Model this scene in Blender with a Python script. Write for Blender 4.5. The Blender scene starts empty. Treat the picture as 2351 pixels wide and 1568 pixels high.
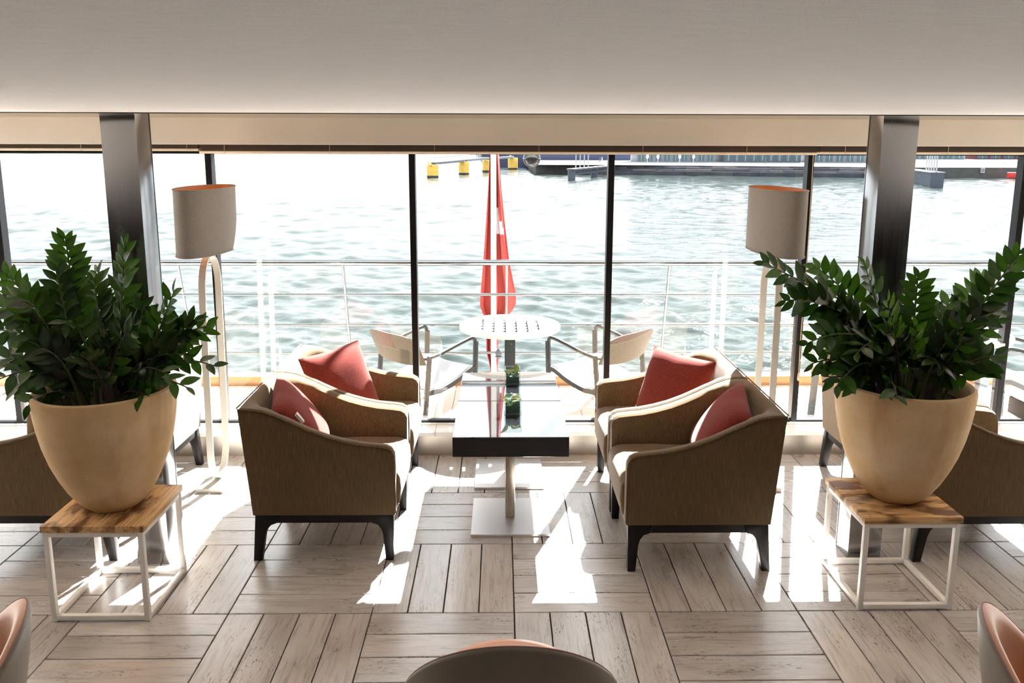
import bpy, bmesh, math, random
from mathutils import Vector, Matrix, Euler
random.seed(7)
SC = bpy.context.scene
COL = SC.collection
PI = math.pi
R = math.radians

# ------------------------------------------------------------------ camera
F_PX, PY, PITCH, ROLL, YAW = 1856.33, 677.44, 0.1805, 0.0026, 0.0141
CAM = Vector((-0.0567, -3.1128, 1.9271))
def rot_wc():
    B = Matrix(((1, 0, 0), (0, 0, -1), (0, 1, 0)))
    c, s = math.cos(PITCH), math.sin(PITCH); Rx = Matrix(((1, 0, 0), (0, c, -s), (0, s, c)))
    c, s = math.cos(ROLL), math.sin(ROLL); Rz = Matrix(((c, -s, 0), (s, c, 0), (0, 0, 1)))
    c, s = math.cos(YAW), math.sin(YAW); Yw = Matrix(((c, -s, 0), (s, c, 0), (0, 0, 1)))
    return Rz @ Rx @ B @ Yw
RWC = rot_wc()
def project(p):
    v = RWC @ (Vector(p) - CAM)
    if v.z < 0.05: return None
    return (1175.5 + F_PX * v.x / v.z, PY + F_PX * v.y / v.z, v.z)
def ray(x, y):
    return RWC.transposed() @ Vector(((x - 1175.5) / F_PX, (y - PY) / F_PX, 1.0))
def on_z(x, y, z=0.0):
    d = ray(x, y); return CAM + d * ((z - CAM.z) / d.z)
def on_y(x, y, Y):
    d = ray(x, y); return CAM + d * ((Y - CAM.y) / d.y)
cd = bpy.data.cameras.new('camera'); cam = bpy.data.objects.new('camera', cd); COL.objects.link(cam)
cd.sensor_width = 36.0; cd.sensor_fit = 'HORIZONTAL'
cd.lens = F_PX / 2351 * 36.0
cd.shift_y = -(784 - PY) / 2351
cd.clip_start = 0.02; cd.clip_end = 6000
M = RWC
cam.matrix_world = Matrix(((M[0][0], -M[1][0], -M[2][0], CAM.x), (M[0][1], -M[1][1], -M[2][1], CAM.y),
                           (M[0][2], -M[1][2], -M[2][2], CAM.z), (0, 0, 0, 1)))
SC.camera = cam

# ------------------------------------------------------------------ world, sun, exposure
SKY = 1.65
w = bpy.data.worlds.new('sky'); SC.world = w; w.use_nodes = True
nt = w.node_tree; nt.nodes.clear()
bg = nt.nodes.new('ShaderNodeBackground'); ow = nt.nodes.new('ShaderNodeOutputWorld')
bg.inputs[0].default_value = (0.93, 0.965, 1.0, 1); bg.inputs[1].default_value = SKY
nt.links.new(bg.outputs[0], ow.inputs[0])
sl = bpy.data.lights.new('sun_offscreen', 'SUN'); so = bpy.data.objects.new('sun_offscreen', sl); COL.objects.link(so)
sl.energy = 46.0; sl.angle = R(0.6); sl.color = (1.0, 0.985, 0.965)
EL = R(43.5); sd = Vector((0.372, 1.012, 0)).normalized() * math.cos(EL); sd.z = math.sin(EL)
so.rotation_euler = sd.to_track_quat('Z', 'Y').to_euler(); so.location = sd * 20
SC.view_settings.view_transform = 'Standard'; SC.view_settings.look = 'None'
SC.view_settings.exposure = 0.75; SC.view_settings.gamma = 1.0; SC.view_settings.use_curve_mapping = False

# ------------------------------------------------------------------ material helpers
def lin(r, g, b):
    f = lambda c: (c / 255 / 12.92) if c / 255 <= 0.04045 else ((c / 255 + 0.055) / 1.055) ** 2.4
    return (f(r), f(g), f(b), 1)
class NT:
    def __init__(s, name):
        s.m = bpy.data.materials.new(name); s.m.use_nodes = True; s.t = s.m.node_tree; s.t.nodes.clear()
        s.out = s.n('ShaderNodeOutputMaterial')
    def n(s, typ, **kw):
        nd = s.t.nodes.new(typ)
        for k, v in kw.items(): setattr(nd, k, v)
        return nd
    def l(s, a, b): s.t.links.new(a, b)
    def set(s, nd, **kw):
        for k, v in kw.items():
            k = k.replace('_', ' ')
            if isinstance(v, bpy.types.NodeSocket): s.l(v, nd.inputs[k])
            else: nd.inputs[k].default_value = v
        return nd
    def bsdf(s, **kw):
        b = s.n('ShaderNodeBsdfPrincipled'); s.set(b, **kw); s.l(b.outputs[0], s.out.inputs[0]); return b
    def coord(s, kind='Object', scale=(1, 1, 1), rand=0.0):
        tc = s.n('ShaderNodeTexCoord'); mp = s.n('ShaderNodeMapping'); mp.inputs['Scale'].default_value = scale
        src = tc.outputs[kind]
        if rand:
            oi = s.n('ShaderNodeObjectInfo'); mu = s.n('ShaderNodeVectorMath', operation='SCALE')
            cb = s.n('ShaderNodeCombineXYZ'); s.l(oi.outputs['Random'], cb.inputs[0])
            m7 = s.n('ShaderNodeMath', operation='MULTIPLY'); s.l(oi.outputs['Random'], m7.inputs[0]); m7.inputs[1].default_value = 7.31
            s.l(m7.outputs[0], cb.inputs[1]); s.l(cb.outputs[0], mu.inputs[0]); mu.inputs['Scale'].default_value = rand
            ad = s.n('ShaderNodeVectorMath', operation='ADD'); s.l(src, ad.inputs[0]); s.l(mu.outputs[0], ad.inputs[1]); src = ad.outputs[0]
        s.l(src, mp.inputs[0]); return mp.outputs[0]
    def noise(s, vec, scale, detail=4, rough=0.55, dist=0.0):
        nd = s.n('ShaderNodeTexNoise'); s.l(vec, nd.inputs['Vector'])
        nd.inputs['Scale'].default_value = scale; nd.inputs['Detail'].default_value = detail
        nd.inputs['Roughness'].default_value = rough; nd.inputs['Distortion'].default_value = dist
        return nd.outputs['Fac']
    def ramp(s, fac, stops):
        nd = s.n('ShaderNodeValToRGB'); s.l(fac, nd.inputs[0]); e = nd.color_ramp.elements
        while len(e) < len(stops): e.new(0.5)
        for i, (p, c) in enumerate(stops):
            e[i].position = p; e[i].color = c if len(c) == 4 else (*c, 1)
        return nd.outputs[0]
    def mix(s, fac, a, b, mode='MIX'):
        nd = s.n('ShaderNodeMix', data_type='RGBA', blend_type=mode)
        for sock, v in ((nd.inputs[0], fac), (nd.inputs[6], a), (nd.inputs[7], b)):
            if isinstance(v, bpy.types.NodeSocket): s.l(v, sock)
            else: sock.default_value = v
        return nd.outputs[2]
    def math(s, op, a, b=0.0):
        nd = s.n('ShaderNodeMath', operation=op)
        for sock, v in zip(nd.inputs, (a, b)):
            if isinstance(v, bpy.types.NodeSocket): s.l(v, sock)
            else: sock.default_value = v
        return nd.outputs[0]
    def bump(s, h, strength=0.3, dist=0.002):
        nd = s.n('ShaderNodeBump'); nd.inputs['Strength'].default_value = strength; nd.inputs['Distance'].default_value = dist
        s.l(h, nd.inputs['Height']); return nd.outputs[0]
MATS = {}
def simple(name, col, rough=0.5, metal=0.0, var=0.0, vscale=8.0, bump=0.0, bscale=60.0, bdist=0.001, spec=0.5, stretch=(1, 1, 1), **kw):
    t = NT(name); c = col
    v = t.coord('Object', stretch)
    if var:
        n = t.noise(v, vscale, 5)
        dark = tuple(x * (1 - var) for x in col[:3]) + (1,); lite = tuple(min(1, x * (1 + var)) for x in col[:3]) + (1,)
        c = t.ramp(n, [(0.3, dark), (0.7, lite)])
    b = t.bsdf(Base_Color=c, Roughness=rough, Metallic=metal, **kw)
    b.inputs['Specular IOR Level'].default_value = spec
    if bump: t.l(t.bump(t.noise(v, bscale, 3), bump, bdist), b.inputs['Normal'])
    MATS[name] = t.m; return t.m

def fabric(name, dark, mid, lite, sx=(380, 380, 12), rough=0.95, sheen=0.25):
    t = NT(name); v = t.coord('Object', sx); v2 = t.coord('Object', (1, 1, 1)); vw = t.coord('Object', (420, 420, 420))
    n = t.noise(v, 1.0, 4, 0.7); big = t.noise(v2, 5.0, 3)
    c = t.ramp(n, [(0.28, dark), (0.5, mid), (0.75, lite)])
    c = t.mix(0.35, c, t.ramp(big, [(0.3, dark), (0.7, lite)]), 'SOFT_LIGHT')
    b = t.bsdf(Base_Color=c, Roughness=rough); b.inputs['Specular IOR Level'].default_value = 0.15
    b.inputs['Sheen Weight'].default_value = sheen; b.inputs['Sheen Roughness'].default_value = 0.4
    hh = t.math('ADD', t.noise(vw, 1.0, 2), n)
    t.l(t.bump(hh, 0.35, 0.0015), b.inputs['Normal']); MATS[name] = t.m; return t.m

# floor planks: weathered white-washed wood-look tile
def plank_mat():
    t = NT('plank_tile'); v = t.coord('Object', (1, 1, 1), 50.0)
    def st(sx, sy):
        mp = t.n('ShaderNodeMapping'); mp.inputs['Scale'].default_value = (sx, sy, 1); t.l(v, mp.inputs[0]); return mp.outputs[0]
    grain = t.noise(st(5, 70), 1.0, 6, 0.6, 0.6); cloud = t.noise(st(3, 7), 1.0, 4)
    spk = t.noise(st(38, 130), 1.0, 4, 0.75); spm = t.noise(st(3, 9), 1.0, 3, 0.6)
    oi = t.n('ShaderNodeObjectInfo')
    base = t.ramp(cloud, [(0.25, lin(182, 174, 167)), (0.55, lin(208, 203, 199)), (0.8, lin(220, 218, 216))])
    tint = t.ramp(oi.outputs['Random'], [(0.0, (0.80, 0.78, 0.77)), (0.35, (1.0, 0.96, 0.92)), (0.7, (0.93, 0.94, 0.96)), (1.0, (1.05, 1.03, 1.0))])
    base = t.mix(1.0, base, tint, 'MULTIPLY')
    g = t.ramp(grain, [(0.32, (0.52, 0.48, 0.45)), (0.50, (1, 1, 1))]); base = t.mix(0.7, base, g, 'MULTIPLY')
    m1 = t.ramp(spk, [(0.38, (1, 1, 1)), (0.45, (0, 0, 0))]); m2 = t.ramp(spm, [(0.50, (0, 0, 0)), (0.62, (1, 1, 1))])
    mask = t.math('MULTIPLY', m1, m2)
    base = t.mix(mask, base, lin(52, 46, 44))
    rg = t.ramp(cloud, [(0.2, (0.24,) * 3), (0.8, (0.36,) * 3)])
    b = t.bsdf(Base_Color=base, Roughness=rg); b.inputs['Specular IOR Level'].default_value = 1.0
    b.inputs['Coat Weight'].default_value = 0.7; b.inputs['Coat Roughness'].default_value = 0.22; b.inputs['Coat IOR'].default_value = 1.6
    h = t.math('SUBTRACT', grain, t.math('MULTIPLY', mask, 0.6))
    h = t.math('ADD', h, t.noise(st(25, 40), 1.0, 3))
    t.l(t.bump(h, 0.35, 0.002), b.inputs['Normal']); MATS['plank_tile'] = t.m
plank_mat()
simple('grout', lin(58, 54, 52), 0.9)
def ceiling_mat():
    t = NT('ceiling_felt'); v = t.coord('Object', (1, 1, 1)); vs = t.coord('Object', (14, 140, 1))
    a = t.noise(v, 320, 3, 0.7); s = t.noise(vs, 1.0, 3)
    c = t.ramp(a, [(0.3, lin(200, 197, 194)), (0.7, lin(224, 222, 220))])
    c = t.mix(0.25, c, t.ramp(s, [(0.35, lin(198, 194, 190)), (0.65, lin(228, 226, 222))]))
    b = t.bsdf(Base_Color=c, Roughness=0.95); b.inputs['Specular IOR Level'].default_value = 0.1
    t.l(t.bump(a, 0.25, 0.001), b.inputs['Normal']); MATS['ceiling_felt'] = t.m
ceiling_mat()
simple('cream_paint', lin(176, 171, 162), 0.6, var=0.03, vscale=3)
simple('wall_panel', lin(36, 29, 25), 0.7, spec=0.05, var=0.2, vscale=6, stretch=(4, 4, 0.3))  # for the unseen lounge walls, tone set dark to dim the room
simple('upper_white', lin(236, 226, 212), 0.6)
simple('sill_white', lin(226, 224, 220), 0.35, var=0.03)
simple('dark_frame', (0.005, 0.005, 0.006, 1), 0.4, spec=0.2)
simple('blind_brown', lin(70, 54, 44), 0.6, var=0.2, vscale=30, stretch=(0.2, 1, 20))
simple('blind_rail', lin(214, 200, 180), 0.5)
simple('cord_beige', lin(190, 165, 130), 0.8)
def brushed(name, col, rough, stretch, spec=0.5, dark=0.85):
    t = NT(name); v = t.coord('Object', stretch); n = t.noise(v, 1.0, 4, 0.6)
    c = t.ramp(n, [(0.3, tuple(x * dark for x in col[:3])), (0.7, col)])
    rr = t.ramp(n, [(0.3, (rough * 0.8,) * 3), (0.7, (rough * 1.2,) * 3)])
    b = t.bsdf(Base_Color=c, Roughness=rr, Metallic=1.0)
    t.l(t.bump(n, 0.05, 0.0005), b.inputs['Normal']); MATS[name] = t.m
brushed('column_steel', (0.33, 0.33, 0.335, 1), 0.19, (300, 300, 2), dark=0.96)
brushed('skirt_steel', (0.52, 0.48, 0.42, 1), 0.38, (400, 400, 6))
brushed('base_steel', (0.90, 0.90, 0.91, 1), 0.42, (8, 300, 300), dark=0.95)
brushed('post_steel', (0.50, 0.45, 0.38, 1), 0.28, (300, 300, 8))
brushed('rail_steel', (0.26, 0.28, 0.29, 1), 0.14, (3, 200, 200))
fabric('tan_linen', lin(84, 69, 50), lin(110, 92, 69), lin(138, 119, 92))
fabric('tan_piping', lin(84, 70, 52), lin(112, 95, 72), lin(138, 120, 94), sx=(90, 90, 90))
fabric('coral_weave', lin(98, 40, 34), lin(124, 54, 45), lin(144, 72, 62), sx=(210, 210, 210), sheen=0.15)
simple('espresso_wood', lin(22, 18, 18), 0.42, spec=0.25, var=0.25, vscale=30, stretch=(1, 1, 0.1))
simple('tag_white', lin(215, 210, 205), 0.8)
def gloss(name, col, rough, spec):
    t = NT(name); b = t.bsdf(Base_Color=col, Roughness=rough); b.inputs['Specular IOR Level'].default_value = spec
    b.inputs['Coat Weight'].default_value = 1.0; b.inputs['Coat Roughness'].default_value = 0.02; b.inputs['Coat IOR'].default_value = 2.3
    MATS[name] = t.m
gloss('black_glass_top', (0.010, 0.011, 0.013, 1), 0.04, 0.8)
simple('black_lacquer', (0.008, 0.008, 0.010, 1), 0.25)
simple('white_powder', lin(252, 250, 246), 0.45)
simple('lamp_white', lin(182, 178, 168), 0.45)
def pot_mat():
    t = NT('sand_clay'); v = t.coord('Object', (1, 1, 1), 9.0)
    a = t.noise(v, 4.5, 6, 0.6); b2 = t.noise(v, 60, 3); st = t.noise(t.coord('Object', (5, 5, 1.2), 5.0), 1.0, 4)
    c = t.ramp(a, [(0.3, lin(206, 170, 122)), (0.55, lin(220, 190, 148)), (0.75, lin(228, 204, 170))])
    c = t.mix(t.ramp(st, [(0.55, (0, 0, 0)), (0.74, (0.6, 0.6, 0.6))]), c, lin(166, 124, 88))
    sp = t.noise(v, 90, 2, 0.8); c = t.mix(t.ramp(sp, [(0.26, (0.7, 0.7, 0.7)), (0.31, (0, 0, 0))]), c, lin(140, 108, 80))
    b = t.bsdf(Base_Color=c, Roughness=0.85); b.inputs['Specular IOR Level'].default_value = 0.2
    t.l(t.bump(t.math('ADD', b2, a), 0.2, 0.003), b.inputs['Normal']); MATS['sand_clay'] = t.m
pot_mat()
simple('soil', lin(38, 30, 25), 0.95, var=0.4, vscale=40, bump=0.8, bscale=60, bdist=0.01)
def burnt_mat():
    t = NT('scorched_pine'); v = t.coord('Object', (1, 1, 1), 3.0)
    mp = t.n('ShaderNodeMapping'); mp.inputs['Scale'].default_value = (1.2, 7, 7); t.l(v, mp.inputs[0])
    gr = t.noise(t.coord('Object', (3, 70, 70), 3.0), 1.0, 4, 0.6, 0.8)
    cl = t.noise(t.coord('Object', (6, 16, 10), 3.0), 1.0, 3, 0.5)
    c = t.ramp(gr, [(0.30, lin(184, 130, 78)), (0.5, lin(226, 182, 124)), (0.7, lin(240, 204, 152))])
    c = t.mix(t.ramp(cl, [(0.47, (0, 0, 0)), (0.60, (0.9, 0.9, 0.9))]), c, lin(104, 58, 26))
    b = t.bsdf(Base_Color=c, Roughness=0.5); MATS['scorched_pine'] = t.m
burnt_mat()
fabric('shade_linen', lin(114, 110, 105), lin(136, 132, 126), lin(152, 148, 142), sx=(300, 300, 300), sheen=0.05)
t = NT('copper_lining'); t.bsdf(Base_Color=lin(176, 112, 66), Roughness=0.4, Metallic=0.6); MATS['copper_lining'] = t.m
t = NT('bulb_glow'); e = t.n('ShaderNodeEmission'); e.inputs[0].default_value = (1, 0.72, 0.42, 1); e.inputs[1].default_value = 12; t.l(e.outputs[0], t.out.inputs[0]); MATS['bulb_glow'] = t.m
def leaf_mat(name, d, l, tr):
    t = NT(name); v = t.coord('Object', (1, 1, 1)); oi = t.n('ShaderNodeObjectInfo')
    n = t.noise(v, 40, 3); c = t.ramp(n, [(0.3, d), (0.7, l)])
    hs = t.n('ShaderNodeHueSaturation'); t.l(c, hs.inputs['Color'])
    t.l(t.math('ADD', t.math('MULTIPLY', oi.outputs['Random'], 0.5), 0.75), hs.inputs['Value'])
    b = t.n('ShaderNodeBsdfPrincipled'); t.set(b, Base_Color=hs.outputs[0], Roughness=0.27)
    tl = t.n('ShaderNodeBsdfTranslucent'); tl.inputs[0].default_value = tr
    mx = t.n('ShaderNodeMixShader'); mx.inputs[0].default_value = 0.20
    t.l(b.outputs[0], mx.inputs[1]); t.l(tl.outputs[0], mx.inputs[2]); t.l(mx.outputs[0], t.out.inputs[0]); MATS[name] = t.m
leaf_mat('leaf_dark', lin(14, 28, 16), lin(26, 46, 24), lin(46, 84, 16))
leaf_mat('leaf_mid', lin(24, 46, 18), lin(42, 68, 26), lin(74, 120, 26))
leaf_mat('leaf_young', lin(62, 108, 24), lin(92, 140, 36), lin(130, 190, 44))
leaf_mat('leaf_olive', lin(26, 30, 10), lin(46, 50, 18), lin(70, 74, 18)); leaf_mat('leaf_pale', lin(98, 104, 62), lin(130, 134, 88), lin(110, 116, 66))
simple('stem_green', lin(74, 84, 44), 0.5, var=0.25, vscale=30)
simple('stem_dark', lin(58, 48, 42), 0.5, var=0.25, vscale=30)
def leather(name, col):
    simple(name, col, 0.42, var=0.06, vscale=6, bump=0.25, bscale=260, bdist=0.0008)
leather('grey_leather', lin(138, 128, 116)); leather('tan_leather', lin(212, 142, 96)); simple('stitch_rose', lin(170, 130, 120), 0.8)
simple('tub_leg', lin(40, 34, 30), 0.4)
def glass_mat():
    t = NT('window_glass'); lw = t.n('ShaderNodeLayerWeight'); lw.inputs['Blend'].default_value = 0.5
    p5 = t.math('POWER', lw.outputs['Facing'], 5.0); f = t.math('ADD', t.math('MULTIPLY', p5, 0.9), 0.09)
    tr = t.n('ShaderNodeBsdfTransparent'); tr.inputs[0].default_value = (0.93, 0.95, 0.95, 1)
    gl = t.n('ShaderNodeBsdfGlossy'); gl.inputs['Roughness'].default_value = 0.0
    mx = t.n('ShaderNodeMixShader'); t.l(f, mx.inputs[0]); t.l(tr.outputs[0], mx.inputs[1]); t.l(gl.outputs[0], mx.inputs[2])
    t.l(mx.outputs[0], t.out.inputs[0]); MATS['window_glass'] = t.m
    t = NT('vase_glass'); lw = t.n('ShaderNodeLayerWeight'); lw.inputs['Blend'].default_value = 0.5
    p5 = t.math('POWER', lw.outputs['Facing'], 3.0); f = t.math('ADD', t.math('MULTIPLY', p5, 0.8), 0.07)
    tr = t.n('ShaderNodeBsdfTransparent'); tr.inputs[0].default_value = (0.90, 0.95, 0.93, 1)
    gl = t.n('ShaderNodeBsdfGlossy'); gl.inputs['Roughness'].default_value = 0.02
    mx = t.n('ShaderNodeMixShader'); t.l(f, mx.inputs[0]); t.l(tr.outputs[0], mx.inputs[1]); t.l(gl.outputs[0], mx.inputs[2])
    t.l(mx.outputs[0], t.out.inputs[0]); MATS['vase_glass'] = t.m
glass_mat()
def water_mat():
    t = NT('harbour_water'); v = t.coord('Object', (1, 1, 1))
    mp = t.n('ShaderNodeMapping'); mp.inputs['Scale'].default_value = (0.5, 1.0, 1); t.l(v, mp.inputs[0])
    h = t.math('ADD', t.noise(mp.outputs[0], 2.2, 3, 0.6, 0.4), t.math('MULTIPLY', t.noise(mp.outputs[0], 7.0, 2), 0.3))
    b = t.bsdf(Base_Color=(0.026, 0.034, 0.032, 1), Roughness=0.04, IOR=1.33)
    b.inputs['Specular IOR Level'].default_value = 0.5
    t.l(t.bump(h, 0.35, 0.10), b.inputs['Normal']); MATS['harbour_water'] = t.m
water_mat()
simple('deck_board', lin(206, 186, 172), 0.7, var=0.08, vscale=4, stretch=(1, 0.2, 1))
simple('teak_edge', lin(150, 108, 60), 0.35, var=0.2, vscale=20, stretch=(0.1, 1, 1))
simple('hull_white', lin(225, 225, 225), 0.4)
simple('flag_red', lin(168, 66, 62), 0.85); simple('flag_white', lin(228, 228, 230), 0.85)
simple('outdoor_white', lin(196, 195, 190), 0.45); simple('outdoor_grey', lin(48, 51, 51), 0.5, spec=0.3)
fabric('outdoor_sling', lin(66, 62, 54), lin(86, 81, 71), lin(102, 97, 86), sx=(220, 220, 60))
simple('sling_white', lin(170, 171, 174), 0.7)
simple('globe_dark', (0.02, 0.022, 0.025, 1), 0.08)
simple('pile_yellow', lin(226, 184, 84), 0.6, var=0.12, vscale=1.2); simple('gangway_steel', lin(48, 54, 68), 0.6); simple('pile_band', lin(52, 56, 66), 0.7)
simple('steel_grey', lin(70, 77, 90), 0.5, var=0.1, vscale=0.5); simple('hull_navy', lin(38, 50, 84), 0.45, var=0.08, vscale=0.2)
simple('quay_stone', lin(76, 78, 76), 0.9, var=0.2, vscale=0.6); simple('stone_a', lin(62, 63, 70), 0.9, var=0.25, vscale=0.5)
simple('stone_b', lin(84, 83, 90), 0.9, var=0.2, vscale=0.5); simple('stone_c', lin(100, 97, 100), 0.9, var=0.2, vscale=0.5)
simple('pavement', lin(150, 150, 148), 0.9, var=0.06, vscale=0.3); simple('facade_grey', lin(118, 120, 128), 0.8, var=0.1, vscale=0.3)
simple('facade_dark', lin(84, 88, 98), 0.8, var=0.1, vscale=0.3); simple('pane_teal', lin(72, 100, 108), 0.3, spec=0.3); simple('white_trim', lin(160, 162, 165), 0.6)
simple('wall_red', lin(104, 52, 54), 0.8); simple('sign_red', lin(206, 50, 46), 0.6); simple('land_green', lin(104, 122, 104), 0.9, var=0.25, vscale=0.02)
simple('coat_dark', lin(60, 64, 78), 0.8); simple('coat_pale', lin(196, 168, 160), 0.8); simple('awning_cream', lin(225, 222, 214), 0.8)

# ------------------------------------------------------------------ mesh helpers
def link(o, parent=None):
    COL.objects.link(o)
    if parent is not None: o.parent = parent
    return o
def mesh_from(name, verts, faces, mats, smooth=None, fm=None):
    me = bpy.data.meshes.new(name); me.from_pydata([tuple(v) for v in verts], [], faces)
    for m in (mats if isinstance(mats, (list, tuple)) else [mats]): me.materials.append(MATS[m])
    if fm:
        for p, i in zip(me.polygons, fm): p.material_index = i
    bm = bmesh.new(); bm.from_mesh(me); bmesh.ops.recalc_face_normals(bm, faces=bm.faces); bm.to_mesh(me); bm.free()
    if smooth is not None: shade(me, smooth)
    return me
def shade(me, ang=35):
    for p in me.polygons: p.use_smooth = True
    me.set_sharp_from_angle(angle=R(ang))
def ob(name, me, parent=None, loc=(0, 0, 0), rot=(0, 0, 0)):
    o = bpy.data.objects.new(name, me); o.location = loc; o.rotation_euler = rot; return link(o, parent)
def empty(name, loc=(0, 0, 0), rz=0.0):
    o = bpy.data.objects.new(name, None); o.location = loc; o.rotation_euler = (0, 0, rz); o.empty_display_size = 0.1; return link(o)
def tag(o, label=None, cat=None, group=None, kind=None):
    if label: o['label'] = label
    if cat: o['category'] = cat
    if group: o['group'] = group
    if kind: o['kind'] = kind
    return o
class MB:
    def __init__(s): s.v = []; s.f = []; s.mi = []
    def add(s, vs, fs, mi=0):
        k = len(s.v); s.v += [Vector(v) for v in vs]; s.f += [tuple(i + k for i in f) for f in fs]; s.mi += [mi] * len(fs); return s
    def box(s, a, b, mi=0):
        (x0, y0, z0), (x1, y1, z1) = a, b
        return s.add([(x0, y0, z0), (x1, y0, z0), (x1, y1, z0), (x0, y1, z0), (x0, y0, z1), (x1, y0, z1), (x1, y1, z1), (x0, y1, z1)],
              [(0, 3, 2, 1), (4, 5, 6, 7), (0, 1, 5, 4), (1, 2, 6, 5), (2, 3, 7, 6), (3, 0, 4, 7)], mi)
    def beam(s, p, q, wx, wy, up=(0, 0, 1), mi=0):
        p, q = Vector(p), Vector(q); d = (q - p).normalized(); up = Vector(up)
        if abs(d.dot(up)) > 0.98: up = Vector((0, 1, 0))
        r = d.cross(up).normalized() * wx / 2; u = r.cross(d).normalized() * wy / 2
        vs = [c + a * r + b * u for c in (p, q) for a, b in ((-1, -1), (1, -1), (1, 1), (-1, 1))]
        return s.add(vs, [(0, 1, 2, 3), (7, 6, 5, 4), (0, 4, 5, 1), (1, 5, 6, 2), (2, 6, 7, 3), (3, 7, 4, 0)], mi)
    def tube(s, pts, r, n=8, cap=True, mi=0, closed=False):
        pts = [Vector(p) for p in pts]; m = len(pts); rs = r if isinstance(r, (list, tuple)) else [r] * m
        vs = []; ref = None
        for i in range(m):
            if closed: d = pts[(i + 1) % m] - pts[i - 1]
            else: d = pts[min(i + 1, m - 1)] - pts[max(i - 1, 0)]
            d.normalize()
            if ref is None:
                ref = d.orthogonal().normalized()
            else:
                ref = (ref - d * ref.dot(d)).normalized()
            b = d.cross(ref)
            for k in range(n):
                a = 2 * PI * k / n; vs.append(pts[i] + (ref * math.cos(a) + b * math.sin(a)) * rs[i])
        fs = []
        for i in range(m if closed else m - 1):
            j = (i + 1) % m
            for k in range(n): fs.append((i * n + k, i * n + (k + 1) % n, j * n + (k + 1) % n, j * n + k))
        if cap and not closed: fs += [tuple(range(n))[::-1], tuple(range((m - 1) * n, m * n))]
        return s.add(vs, fs, mi)
    def prism(s, prof, a, b, axis='y', mi=0):
        n = len(prof); mk = {'y': lambda p, t: (p[0], t, p[1]), 'x': lambda p, t: (t, p[0], p[1]), 'z': lambda p, t: (p[0], p[1], t)}[axis]
        vs = [mk(p, a) for p in prof] + [mk(p, b) for p in prof]
        return s.add(vs, [tuple(range(n)), tuple(range(2 * n - 1, n - 1, -1))] + [(i, (i + 1) % n, n + (i + 1) % n, n + i) for i in range(n)], mi)
    def lathe(s, prof, n=48, c=(0, 0), sx=1.0, sy=1.0, mi=0, close=False):
        m = len(prof); vs = []
        for r, z in prof:
            for k in range(n):
                a = 2 * PI * k / n; vs.append((c[0] + sx * r * math.cos(a), c[1] + sy * r * math.sin(a), z))
        fs = [(i * n + k, i * n + (k + 1) % n, (i + 1) * n + (k + 1) % n, (i + 1) * n + k) for i in range(m - 1) for k in range(n)]
        if close: fs += [((m - 1) * n + k, (m - 1) * n + (k + 1) % n, (k + 1) % n, k) for k in range(n)]
        return s.add(vs, fs, mi)
    def mesh(s, name, mats, smooth=None, bevel=0.0, seg=2):
        me = mesh_from(name, s.v, s.f, mats, None, s.mi)
        if bevel:
            bm = bmesh.new(); bm.from_mesh(me)
            bmesh.ops.remove_doubles(bm, verts=bm.verts, dist=1e-6)
            ed = [e for e in bm.edges if len(e.link_faces) == 2 and e.calc_face_angle(0) > R(28)]
            bmesh.ops.bevel(bm, geom=ed, offset=bevel, segments=seg, profile=0.5, affect='EDGES', clamp_overlap=True)
            bm.to_mesh(me); bm.free()
            if smooth is None: smooth = 40
        if smooth is not None: shade(me, smooth)
        return me
    def ob(s, name, mats, parent=None, loc=(0, 0, 0), rot=(0, 0, 0), **kw):
        return ob(name, s.mesh(name, mats, **kw), parent, loc, rot)
def copy_tree(o, parent=None):
    c = o.copy(); COL.objects.link(c); c.parent = parent
    for ch in o.children: copy_tree(ch, c)
    return c
def interp(tab, x):
    if x <= tab[0][0]: return tab[0][1]
    for (a, u), (b, v) in zip(tab, tab[1:]):
        if x <= b: return u + (v - u) * (x - a) / (b - a)
    return tab[-1][1]
def catmull(P, n=8):
    P = [Vector(p) for p in P]; out = []
    for i in range(len(P) - 1):
        p0 = P[max(i - 1, 0)]; p1 = P[i]; p2 = P[i + 1]; p3 = P[min(i + 2, len(P) - 1)]
        for k in range(n):
            t = k / n
            out.append(0.5 * ((2 * p1) + (p2 - p0) * t + (2 * p0 - 5 * p1 + 4 * p2 - p3) * t * t + (3 * p1 - p0 - 3 * p2 + p3) * t ** 3))
    out.append(P[-1]); return out

# ------------------------------------------------------------------ the room
XW, YB, YS = 6.6, -7.2, 1.77          # side walls, back wall, skirt face
ZC = 2.066                            # dropped ceiling
fl = MB().box((-XW, YB, -0.06), (XW, 1.92, -0.011)).ob('floor', 'grout'); fl['kind'] = 'structure'
def plank_mesh(L, W):
    return MB().box((-L / 2, -W / 2, -0.012), (L / 2, W / 2, 0)).mesh('plank', 'plank_tile', bevel=0.0022, seg=1)
pm = plank_mesh(0.6 - 0.0045, 0.15 - 0.0045)
cells = []
for i in range(-11, 11):
    for j in range(-12, 3):
        for k in range(4):
            vert = (i + j) % 2 != 0
            if vert: c = (i * 0.6 + 0.15 * k + 0.075, j * 0.6 + 0.3, PI / 2)
            else: c = (i * 0.6 + 0.3, j * 0.6 + 0.15 * k + 0.075, 0.0)
            p = project((c[0], c[1], 0)); scr = 0
            if p and -150 < p[0] < 2500 and 900 < p[1] < 1700: scr = 1e6 / p[2] ** 2
            cells.append((scr, c))
cells.sort(key=lambda t: -t[0])
for n, (scr, c) in enumerate(cells[:300]):
    ob('plank', pm, fl, (c[0], c[1], random.uniform(-0.0006, 0.0004)), (0, 0, c[2] + random.choice((0, PI))))
rest = MB(); hl, hw = 0.29775, 0.07275
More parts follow.
